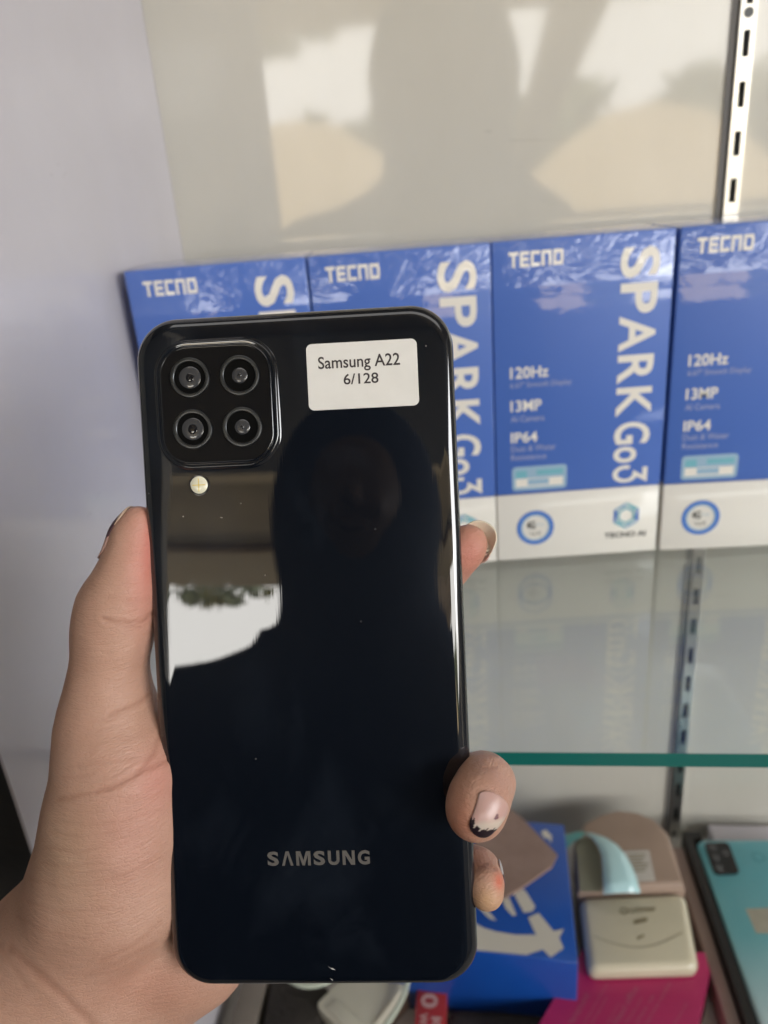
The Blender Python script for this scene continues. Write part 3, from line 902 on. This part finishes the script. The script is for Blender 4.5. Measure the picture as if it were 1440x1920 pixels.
def c_grey(u, v): return (.38, .36, .36) if v < .5 else (.07, .035, .04)
cz = lambda px_, py_, off: hp(px_, py_, off)
# thumb nail: on the outer side of the tip, seen nearly edge-on
nail(cz(205, 1054, 5.0), cz(247, 950, 5.0), (-.90, .36, .10), 8.6, 1.15, c_thumb, lift=.35, curve=.06, thick=.45)
# finger curled over the phone edge: nail towards the viewer
nail(cz(930, 1487, -9.0), cz(886, 1560, -11.6), (.30, -.02, .95), 8.2, .80, c_mid, lift=.55, curve=.10, taper=.72, round_=.30)
# index: free edge of the nail behind the tip
nail(cz(874, 1042, 12.0), cz(921, 984, 8.5), (.60, .45, -.66), 9.4, 1.0, c_plain, lift=.3, stick=.6, curve=.10, round_=.45)
# ring finger: grey sliver of nail on the far side
nail(cz(917, 1624, 9.0), cz(940, 1668, 7.0), (.85, .10, -.52), 6.0, .9, c_grey, lift=.25, curve=.1)

# ------------------------------------------------------------------ the photographer, met only in reflections
m_scarf = mottled('navy_cloth', (.014, .030, .070), (.022, .042, .090), 12, .85, (60, .5, .004))
m_face = mat('face_skin', (.11, .065, .045), .7)
def body(prims, lo_, hi_, h_, name, m):
    Dd = field(prims, np.array(lo_, float), np.array(hi_, float), h_)
    vv, ff = surface_nets(Dd, np.array(lo_, float), h_)
    o = sdf_object(name, vv, ff, m, person)
    bm = bmesh.new(); bm.from_mesh(o.data)
    for _ in range(2): bmesh.ops.smooth_vert(bm, verts=bm.verts, factor=.5, use_axis_x=True, use_axis_y=True, use_axis_z=True)
    bmesh.ops.recalc_face_normals(bm, faces=bm.faces); bm.to_mesh(o.data); bm.free()
    return o
cl = [((-35, -560, 175), (-35, -560, 215), 122, 112, 30), ((-35, -545, 100), (-35, -560, 175), 108, 122, 30), ((-30, -560, -10), (-35, -550, 110), 96, 104, 40),
      ((-190, -570, -85), (130, -570, -85), 62, 62, 60), ((-110, -560, -60), (50, -560, -60), 80, 80, 60),
      ((-120, -570, -150), (-100, -575, -560), 110, 120, 60), ((50, -570, -150), (30, -575, -560), 110, 120, 60),
      ((-100, -575, -560), (-110, -580, -1250), 130, 110, 60), ((30, -575, -560), (50, -580, -1250), 130, 110, 60),
      # left arm to the elbow and cuff; right arm raised to the lens
      ((-190, -555, -88), (-285, -550, -112), 70, 74, 40), ((-158, -505, 6), (-172, -505, -30), 14, 20, 12), ((-285, -550, -112), (-340, -350, -330), 74, 62, 40), ((-320, -350, -330), (-290, -190, -330), 58, 46, 20), ((-200, -550, -160), (-250, -500, -520), 110, 120, 50),
      ((150, -560, -110), (205, -575, -400), 56, 48, 30), ((205, -575, -400), (190, -540, -640), 46, 36, 20)]
body(cl, (-460, -760, -1400), (380, -60, 360), 14, 'headscarf_and_robe', m_scarf)
fc = [((-35, -470, 150), (-35, -478, 175), 62, 64, 14), ((-35, -468, 105), (-35, -470, 150), 44, 60, 14),
      ((-35, -404, 150), (-35, -398, 134), 7, 11, 8), ((-60, -418, 132), (-60, -418, 132), 14, 14, 10), ((-10, -418, 132), (-10, -418, 132), 14, 14, 10),
      ((-48, -410, 108), (-22, -410, 108), 6, 6, 5)]
body(fc, (-130, -560, 20), (60, -370, 260), 5, 'face', m_face)
# ------------------------------------------------------------------ things on the lower board
def prism(poly, z0, z1, cham=0):
    n_ = len(poly); return loft([[(x, y, z0) for x, y in poly], [(x, y, z1) for x, y in poly]])
# blue carton with white strokes
m_bbox = mat('bright_blue_card', (.005, .065, .34), .38, coat=.5, coat_rough=.12)
t = NT(m_bbox); t.l(t.ramp(t.noise(20, 4, t.obj()).outputs[0], [(.3, (.005, .060, .32)), (.7, (.007, .075, .37))]), t.b.inputs['Base Color'])
bb = empty('blue_carton', V(0, 360, ZL), 'blue carton with bold white strokes on its lid behind the fingertips', 'carton')
cor = [(-64, 320.5), (48.4, 311), (52.2, 414.5), (-57, 424)]
o = mesh('carton_body', *prism(cor, ZL + .2, -410.2), m_bbox, bb); bevel(o, .8, 2); fixnormals(o)
m_bw = mat('white_card_print', (.60, .56, .49), .5)
def poly_on(name, pxs, z, m, par, tf=lambda x, y: (x, y), th=.0):
    pts = [gz(*tf(x, y), z) for x, y in pxs]
    o = mesh(name, pts, [tuple(range(len(pts)))], m, par); fixnormals(o)
    if o.data.polygons[0].normal.z < 0: o.data.flip_normals()
    return o
cf = lambda x, y: (840 + x / 4.363, 1480 + y / 4.363)
for pl in ([(150, 1060), (300, 1135), (400, 1165), (560, 1190), (720, 1190), (655, 1050), (740, 1010), (865, 1160), (950, 1140), (910, 1215), (948, 1300), (840, 1375), (775, 1310), (640, 1355), (430, 1335), (150, 1310)],
           [(540, 860), (600, 800), (640, 840), (715, 960), (690, 1000), (620, 1010)], [(440, 900), (500, 885), (560, 1030), (530, 1035), (470, 970)], [(240, 960), (320, 985), (398, 1075), (340, 1058)],
           [(760, 350), (800, 330), (850, 380), (845, 440), (820, 400), (790, 400)]):
    poly_on('white_stroke', pl, -409.95, m_bw, bb, cf)
# torn brown card
m_brown = mottled('brown_card', (.25, .165, .135), (.31, .21, .175), 60, .8, (300, .5, .001))
t = NT(m_brown)
pp = [(-18, 372), (4, 424), (14, 428), (24.3, 416.8), (44.7, 385.7), (40, 376), (22.4, 361), (10, 352), (-6, 350)]
bc = mesh('card_scrap', *prism(pp, -409.4, -407.6), m_brown, label='torn brown card scrap lying on the blue carton', cat='card scrap')
fixnormals(bc)
# cream charger pack with brown flap
m_cream = mottled('cream_plastic', (.56, .505, .365), (.61, .55, .405), 20, .32, None, coat=.5, coat_rough=.12)
m_flap = mottled('brown_flap_card', (.29, .205, .155), (.35, .25, .19), 30, .6)
m_olive = mat('olive_card', (.20, .19, .13), .6)
m_tape = mat('pale_cyan_ribbon', (.44, .66, .68), .3, coat=.5)
m_lbl = mottled('barcode_label_paper', (.50, .46, .42), (.56, .52, .47), 60, .6)
cd = empty('charger_pack', V(90, 360, ZL), 'cream plastic charger pack with a brown arched lid and pale cyan ribbon', 'charger pack')
def roundquad(pts, r, n=5):
    out = []; N_ = len(pts)
    for i in range(N_):
        p = Vector(pts[i]); a = (Vector(pts[i - 1]) - p).normalized(); b = (Vector(pts[(i + 1) % N_]) - p).normalized()
        s0, s1 = p + a * r, p + b * r
        for k in range(n + 1):
            u = k / n; out.append(tuple((1 - u) ** 2 * s0 + 2 * u * (1 - u) * p + u * u * s1))
    return out
cq = [(55.8, 322.0), (120.6, 327.0), (125.8, 379.2), (57.2, 373.6)]
def shr(poly, e):
    c = np.mean(np.array(poly), 0); return [tuple(c + (np.array(p) - c) * (1 - e / np.linalg.norm(np.array(p) - c))) for p in poly]
rq = roundquad(cq, 6)
o = mesh('cream_body', *loft([[(x, y, z) for x, y in shr(rq, e)] for z, e in ((-441.2, 3), (-439, .6), (-435.5, 0), (-432.5, 1.2), (-430.6, 3.4), (-430, 6.0))]), m_cream, cd); fixnormals(o); autosmooth(o, 60)
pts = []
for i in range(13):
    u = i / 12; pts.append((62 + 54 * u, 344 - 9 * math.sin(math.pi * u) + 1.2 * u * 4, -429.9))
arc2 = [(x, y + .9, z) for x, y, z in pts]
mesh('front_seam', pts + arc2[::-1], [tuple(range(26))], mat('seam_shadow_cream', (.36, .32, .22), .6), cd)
def flat_text(s, px0, px1, py0, py1, z, m, par, bold=.01, nm='lettering'):
    a = gz(px0, py1, z); b = gz(px1, py1 - 6, z); c = gz(px0, py0, z)
    vf = fit(text_polys(s, bold), 0, 1, 0, 1)
    a, b, c = map(np.array, (a, b, c))
    pts = [tuple(map(float, a + (b - a) * x + (c - a) * y)) for x, y, _ in vf[0]]
    return mesh(nm, pts, vf[1], m, par)
m_gold = mat('brownish_print', (.22, .18, .10), .6)
flat_text('Qcolmax', 1162, 1230, 1702, 1716, -429.7, m_gold, cd)
flat_text('----', 1188, 1214, 1726, 1733, -429.7, m_gold, cd, .06)
flat_text('----', 1195, 1208, 1757, 1762, -429.7, m_gold, cd, .04)
fl_ = [(56.8, 374.3), (57.4, 400), (60, 418), (68, 432), (80, 441), (94, 446), (108, 444), (119, 437), (125.5, 424), (125.8, 400), (125.4, 379.8)]
o = mesh('brown_lid', *loft([[(x, y, z) for x, y in shr(fl_, e)] for z, e in ((-441.2, 0), (-431, 0), (-426, 1.5), (-424.4, 4))]), m_flap, cd); fixnormals(o); bevel(o, .8, 2)
pts_ = [gz(x, y, -424.1) for x, y in ((1080, 1586), (1094, 1570), (1108, 1572), (1124, 1600), (1129, 1640), (1129, 1672), (1088, 1672))]
mesh('olive_inset', pts_, [tuple(range(len(pts_)))], m_olive, cd)
# ribbon: a broad flat tongue arching over the lid, its end folded out on the left
outer = [(1112, 1562), (1138, 1571), (1156, 1583), (1171, 1600), (1184, 1622), (1194, 1647), (1201, 1674)]
inner = [(1096, 1564), (1110, 1571), (1121, 1586), (1128, 1604), (1130, 1630), (1131, 1652), (1131, 1677)]
vr = []
for k_, (a, b) in enumerate(zip(outer, inner)):
    zz_ = -423.2 + 5.5 * math.sin(math.pi * (k_ + .6) / 7.2)
    A_, B_ = np.array(gz(*a, zz_)), np.array(gz(*b, zz_)); 
    for u in (0, .33, .67, 1): vr.append(tuple(map(float, A_ * (1 - u) + B_ * u + np.array((0, 0, .9 * math.sin(math.pi * u))))))
fr_ = [(4 * i + k, 4 * i + k + 1, 4 * i + k + 5, 4 * i + k + 4) for i in range(6) for k in range(3)]
o = mesh('ribbon', vr, fr_, m_tape, cd, smooth=True); so = o.modifiers.new('t', 'SOLIDIFY'); so.thickness = .0004
m_teal = mat('teal_ribbon_back', (.12, .40, .36), .35, coat=.5)
tp_ = [(1043, 1594), (1046, 1578), (1060, 1566), (1082, 1560), (1098, 1561), (1090, 1570), (1074, 1578), (1062, 1592), (1054, 1601)]
tv = [gz(x, y, -420 - (1098 - x) * .12) for x, y in tp_]
o = mesh('ribbon_end', tv, [tuple(range(len(tv)))], m_teal, cd); so = o.modifiers.new('t', 'SOLIDIFY'); so.thickness = .0004
lq = [gz(x, y, -424.0) for x, y in ((1166, 1596), (1217, 1594), (1229, 1652), (1190, 1653))]
lb = mesh('barcode_label', lq, [(0, 1, 2, 3)], m_lbl, cd)
for i in range(6):
    z = -423.9; u0 = .12 + .105 * i
    def L2(u, v_):
        a, b, c, d = map(np.array, lq); return tuple(map(float, (a * (1 - u) + b * u) * (1 - v_) + (d * (1 - u) + c * u) * v_ + np.array((0, 0, .12))))
    mesh('bar', [L2(.15, u0), L2(.85 - .1 * (i % 3), u0), L2(.85 - .1 * (i % 3), u0 + .045), L2(.15, u0 + .045)], [(0, 1, 2, 3)], m_gold, lb)
mesh('charger_base', *prism([(58, 348), (122, 348), (124, 430), (62, 430)], ZL + .3, -441.4), m_flap, cd)
# magenta leaflet
m_mag = mottled('magenta_print', (.40, .014, .10), (.47, .02, .12), 25, .45, None, coat=.3, coat_rough=.2)
m_magt = mat('pale_magenta_print', (.42, .10, .17), .6)
mp = [(53.5, 339), (130, 344), (112, 282), (27, 280)]
mg = mesh('magenta_carton', *prism([(4, 262), (98, 268), (128.5, 332), (129, 345), (56.5, 345)], ZL + .3, -441.6), m_mag, label='magenta carton with slanting lines of small print under the charger pack', cat='carton')
fixnormals(mg)
def mtext(s, x0, y0, x1, y1, wd, bold=.0):
    a = np.array(gz(x0, y0, -441.4)); b = np.array(gz(x1, y1, -441.4)); d = (b - a); nrm_ = np.array((d[1], -d[0], 0)); nrm_ = -nrm_ / np.linalg.norm(nrm_)
    vf = fit(text_polys(s, bold), 0, 1, 0, 1)
    mesh('lettering', [tuple(map(float, a + d * x + nrm_ * wd * y)) for x, y, _ in vf[0]], vf[1], m_magt, mg)
random.seed(8)
wordy = ['Please keep this card with', 'warranty terms and service', 'customer support number for', 'conditions of sale apply to all', 'Head office', 'Thank you', 'Visit us', 'service centre']
for i, (xb, wd) in enumerate(((1078, 4.2), (1098, 1.9), (1112, 2.0), (1140, 1.5), (1158, 3.4), (1178, 2.0), (1196, 2.0), (1214, 1.8), (1268, 1.6))):
    ln = random.uniform(.6, 1) if i not in (3, 8) else .5
    mtext(wordy[i % 8], xb, 1922, xb + 45 * ln, 1922 - 78 * ln, wd, .01)
# turquoise phone, dark cover edge, tray beneath
m_turq = mat('gradient_turquoise_back', (.1, .4, .45), .3, coat=1., coat_rough=.04)
t = NT(m_turq); sx = t.n('ShaderNodeSeparateXYZ'); t.l(t.obj(), sx.inputs[0])
mr = t.n('ShaderNodeMapRange'); t.l(sx.outputs[1], mr.inputs[0]); mr.inputs[1].default_value = .045; mr.inputs[2].default_value = -.055
t.l(t.ramp(mr.outputs[0], [(0, (.10, .40, .46)), (.45, (.17, .46, .50)), (1, (.46, .60, .61))]), t.b.inputs['Base Color'])
tp = empty('turquoise_phone', V(184, 360, ZL + 22), 'turquoise phone fading to pale grey, lying at the lower right corner', 'smartphone')
tq_ = [(146.5, 278), (222, 282), (221.5, 435.5), (146.0, 433)]
rq2 = roundquad(tq_, 8)
o = mesh('back_cover', *loft([[(x, y, z) for x, y in shr(rq2, e)] for z, e in ((-448, 1), (-446, 0), (-442, 0), (-440.6, .8), (-440, 2.4))]), m_turq, tp); fixnormals(o); autosmooth(o, 60)
cq2 = roundquad([(150.4, 401.5), (167.2, 403), (167.8, 430), (150.8, 429)], 4)
ci = mesh('camera_island', *loft([[(x, y, z) for x, y in shr(cq2, e)] for z, e in ((-440.1, 0), (-438.9, 0), (-438.5, .6))]), m_lglass, tp); fixnormals(ci)
for (lx, ly) in ((155.4, 424), (155.2, 415.4), (155.0, 407), (162.6, 420)):
    mesh('lens', [(a, b, c) for a, b, c in loft([circ(2.6, -438.6, 20, lx, ly), circ(2.4, -438.1, 20, lx, ly)], False, True)[0]], loft([circ(2.6, 0, 20), circ(2.4, 0, 20)], False, True)[1], m_lens, tp)
sq = [gz(1398, 1704, -439.85), gz(1448, 1702, -439.85), gz(1462, 1750, -439.85), gz(1418, 1750, -439.85)]
mesh('price_sticker', sq, [(0, 1, 2, 3)], mottled('beige_sticker', (.33, .31, .24), (.40, .37, .29), 80, .6), tp)
mesh('fingerprint_ring', [(a + 184, b + 418, -439.8) for a, b, c in ring2d(0, 0, 3.3, 4.0)[0]], ring2d(0, 0, 3.3, 4.0)[1], mat('turquoise_ring', (.05, .24, .28), .3), tp)
mesh('black_phone_case', *prism([(139.8, 272), (145.6, 272), (145.2, 434), (152, 436), (152, 441), (139.6, 441)], ZL + 4, -441), m_black_board,
     label='black case edge along the left of the turquoise phone', cat='phone case')
m_pinkish = mottled('dusty_pink_card', (.36, .26, .23), (.42, .31, .27), 30, .6)
o = mesh('pink_box_tray', *prism([(131.5, 270), (139.2, 270), (139.0, 434), (130.4, 434)], ZL + .2, -449), m_pinkish, label='dusty pink box edge between the charger pack and the black case', cat='box tray'); fixnormals(o); bevel(o, .8, 2)
mesh('dark_box', *prism([(139.3, 268), (220, 268), (220, 444), (139.3, 444)], ZL + .2, ZL + 3.8), m_black_board, label='flat black box under the turquoise phone', cat='box')
m_lil = mat('lilac_white_card', (.60, .56, .60), .6)
o = mesh('white_carton', *boxv(163, 260, 441.5, 459, ZL + .2, -452), m_lil, label='pale lilac carton standing against the wall behind the turquoise phone', cat='carton'); bevel(o, .6, 2)
# red carton with pale letters
m_red = mat('red_card', (.42, .035, .032), .5, coat=.3)
rc = empty('red_carton', V(-38, 312, ZL), 'small red carton with pale letters under the lower phone edge', 'carton')
o = mesh('carton_body', *prism([(-46.6, 270), (-28.5, 270), (-27.6, 327.5), (-45.8, 326)], ZL + .2, -450), m_red, rc); bevel(o, .5, 2); fixnormals(o)
m_redt = mat('pale_red_print', (.55, .33, .30), .6)
def rtext(s, u0, u1, v0, v1):
    vf = fit(text_polys(s, .03), u0, u1, v0, v1, rot=True)
    mesh('lettering', [(x, y, -449.85) for x, y, _ in vf[0]], vf[1], m_redt, rc)
rtext('10', -43, -33, 308, 323); rtext('WOR', -43.5, -38.5, 288, 305); rtext('KIT', -36.5, -30.5, 286, 303)
# white charger, coiled cable, dark pouch
m_wpl = mottled('aged_white_plastic', (.52, .50, .40), (.57, .54, .44), 40, .35, None, coat=.3)
m_cab = mat('pale_green_white_cable', (.48, .52, .42), .4)
chg = empty('wall_charger', V(-72, 305, ZL), 'cream white wall charger block below the held phone', 'charger')
ca_ = math.radians(-38)
def rotp(p, c, a): return [(c[0] + (x - c[0]) * math.cos(a) - (y - c[1]) * math.sin(a), c[1] + (x - c[0]) * math.sin(a) + (y - c[1]) * math.cos(a)) for x, y in p]
q1 = rotp([(-94, 288), (-60, 288), (-60, 342), (-94, 342)], (-76, 314), ca_)
o = mesh('charger_body', *prism(roundquad(q1, 4), ZL + .3, -446), m_wpl, chg); fixnormals(o); bevel(o, 1.2, 3)
q1 = rotp([(-96, 292), (-72, 292), (-72, 300), (-96, 300)], (-84, 300), ca_)
o = mesh('charger_neck', *prism(q1, -445.9, -444.5), m_wpl, chg); fixnormals(o); bevel(o, .6, 2)
cb = mesh('charging_cable', *tube(spline([(-134, 330, -446), (-128, 320, -444), (-114, 313.5, -443), (-100, 318, -444), (-95, 330, -446), (-70, 345, -446), (-52, 335, -441), (-50.5, 322, -441), (-55, 305, -443), (-68, 285, -446), (-80, 270, -450)], 7), 1.7, 10), m_cab, smooth=True,
          label='pale white cable looping round the wall charger', cat='cable')
fixnormals(cb)
cb2 = mesh('charging_cable', *tube(spline([(-124, 338, -448), (-118, 322, -447), (-108, 318.5, -447), (-98, 326, -448), (-96, 340, -449)], 7), 1.6, 10), m_cab, smooth=True,
           label='short inner loop of pale cable beside the dark pouch', cat='cable')
fixnormals(cb2)
m_dark = mottled('dark_brown_cloth', (.022, .018, .015), (.05, .042, .035), 30, .7, (120, .6, .003))
pv = rotp([(-140, 270), (-100, 270), (-98, 322), (-138, 330)], (-120, 300), .1)
o = mesh('dark_pouch', *loft([[(x, y, z) for x, y in shr(roundquad(pv, 8), e)] for z, e in ((ZL + .2, 2), (ZL + 6, 0), (-456, 1), (-451, 6))]), m_dark, label='dark brown pouch under the cable loops', cat='pouch'); fixnormals(o); autosmooth(o, 60)
m_tan = mottled('brown_grey_card', (.17, .145, .12), (.22, .19, .16), 30, .7)
o = mesh('brown_box', *boxv(-157, -141, 262, 340, ZL + .2, -452), m_tan, label='narrow brown box between the side wall and the dark pouch', cat='box'); bevel(o, 1, 2)
mk = mesh('dark_cloth', *loft([[(x, y, z) for x, y in shr(roundquad([(-96, 205), (62, 205), (64, 317), (-27, 317), (-27, 268), (-96, 266)], 6), e)] for z, e in ((ZL + .2, 0), (ZL + 8, 3), (ZL + 10, 8))]), m_dark,
          label='dark cloth lying at the front of the lower board', cat='cloth'); fixnormals(mk)

# ------------------------------------------------------------------ the shop round the viewer and the street it opens to
m_pl = mottled('plaster', (.38, .38, .375), (.44, .44, .43), 2, .8)
m_ceil = mottled('ceiling_paint', (.16, .155, .145), (.20, .19, .18), 2, .8)
m_conc = mottled('grey_cement', (.28, .26, .23), (.34, .31, .28), 1.2, .8)
m_sand = mottled('sandy_earth', (.56, .42, .23), (.66, .51, .30), .7, .9, (3, .6, .1))
m_leaf = mottled('dusty_leaves', (.13, .16, .09), (.19, .21, .12), 1.5, .7)
m_bark = mottled('bark', (.10, .075, .05), (.16, .12, .08), 3, .9)
mesh('shop_floor', *boxv(-1500, 3300, -2300, 1200, -H0 - 60, -H0), m_conc, kind='structure')
mesh('ceiling', *boxv(-1500, 3300, -2300, 1200, 1500, 1600), m_ceil, kind='structure')
mesh('shop_wall_left', *boxv(-1600, -1501, -2300, 1200, -H0, 1499), m_pl, kind='structure')
mesh('shop_wall_right', *boxv(3301, 3400, -2300, 1200, -H0, 1499), m_pl, kind='structure')
mesh('shop_wall_rear', *boxv(-1500, 3300, 1100, 1199, -H0, 1499), m_pl, kind='structure')
mesh('shop_front_pillar', *boxv(-1499, -640, -1500, -1400, -H0, 1499), m_pl, kind='structure')
mesh('shop_front_lintel', *boxv(-1500, 3300, -2300, -2200, 891, 1499), m_pl, kind='structure')
mesh('low_light_blocker', *boxv(-1495, 2600, -2180, -1800, -H0 + 1, -120), m_conc, label='unseen grey block added at the shop front to cut low light', cat='light blocker')  # solid added to keep low street light off the cabinet
mesh('awning', *boxv(-2600, 4200, -4200, -2301, 890, 930), mottled('grey_tin_sheet', (.12, .12, .12), (.16, .16, .155), 3, .6), kind='structure')
mesh('awning_pole', *tube([(-2600, -3100, 850), (4200, -3100, 850)], 30, 10), m_bark, label='dark pole under the awning outside the shop front', cat='pole')
# street ground and a sandy bank
def heights(x, y):
    z = -H0 - 5
    z += 2200 * math.exp(-(abs(x - 2600) / 2300) ** 2.6 - ((y + 11500) / 1700) ** 2)
    z += 2450 * math.exp(-(abs(x + 3300) / 2700) ** 4 - ((y + 12500) / 2000) ** 2)
    z += 150 * mnoise.noise((x * .0006, y * .0006, 0))
    return z
gx = np.linspace(-40000, 40000, 121); gy_ = np.concatenate([np.linspace(-2310, -20000, 70), np.linspace(-21000, -90000, 20)])
vv = [(float(x), float(y), heights(x, y) if y < -4500 else -H0 - 5) for y in gy_ for x in gx]
ff = [(j * 121 + i, j * 121 + i + 1, (j + 1) * 121 + i + 1, (j + 1) * 121 + i) for j in range(len(gy_) - 1) for i in range(120)]
g = mesh('ground', vv, ff, m_sand, smooth=True, kind='structure'); fixnormals(g)
def tree(x, y, hgt, rad, label, n_=900, low=.25, lean=0):
    rt = empty('tree', V(x, y, -H0), label, 'tree', 'trees across the street')
    zt = -H0 + hgt * low
    mesh('trunk', *tube([(x - lean, y, -H0), (x - lean + 60, y, zt), (x - lean * .6, y + 50, -H0 + hgt * (.7 if not lean else 1.0)), (x, y + 20, -H0 + hgt * (.72 if not lean else .99))], [110, 80, 30, 12], 8), m_bark, rt)
    vs_, fs_ = [], []
    for _ in range(n_):
        u = rng.normal(size=3); u /= np.linalg.norm(u); r_ = rng.uniform(.35, 1) ** .5
        c = np.array((x, y, (-H0 + hgt * low + hgt - H0) / 2)) + u * r_ * np.array((rad, rad, hgt * (1 - low) / 2)) * (1 + .25 * math.sin(u[0] * 7 + x))
        s_ = rad * .11; a = rng.normal(size=3) * s_; b = rng.normal(size=3) * s_
        k = len(vs_); vs_ += [tuple(c - a), tuple(c + b), tuple(c + a), tuple(c - b)]; fs_.append((k, k + 1, k + 2, k + 3))
    mesh('crown', vs_, fs_, m_leaf, rt)
tree(-5200, -17500, 2600, 1800, 'low dusty tree behind the left sand bank')
tree(-2300, -18500, 2900, 1700, 'round bush tree in the gap of the sand banks')
tree(1500, -19000, 3200, 2000, 'wide dusty tree behind the right sand bank')
tree(5200, -17000, 3000, 1900, 'spreading tree right of the sand banks')
tree(-9000, -17500, 2700, 2200, 'tall dusty tree at the far left of the street')
tree(9500, -18500, 3300, 2200, 'dusty tree at the far right of the street')
tree(-1280, -4700, 2400, 380, 'young tree whose top leaves hang below the awning edge', 110, .93, 1500)
mesh('leaning_pole', *tube([(-120, -4600, -H0), (380, -4600, 200), (740, -4650, 1080)], [60, 90, 190], 8), m_bark, label='leaning wooden pole outside the shop front', cat='pole')
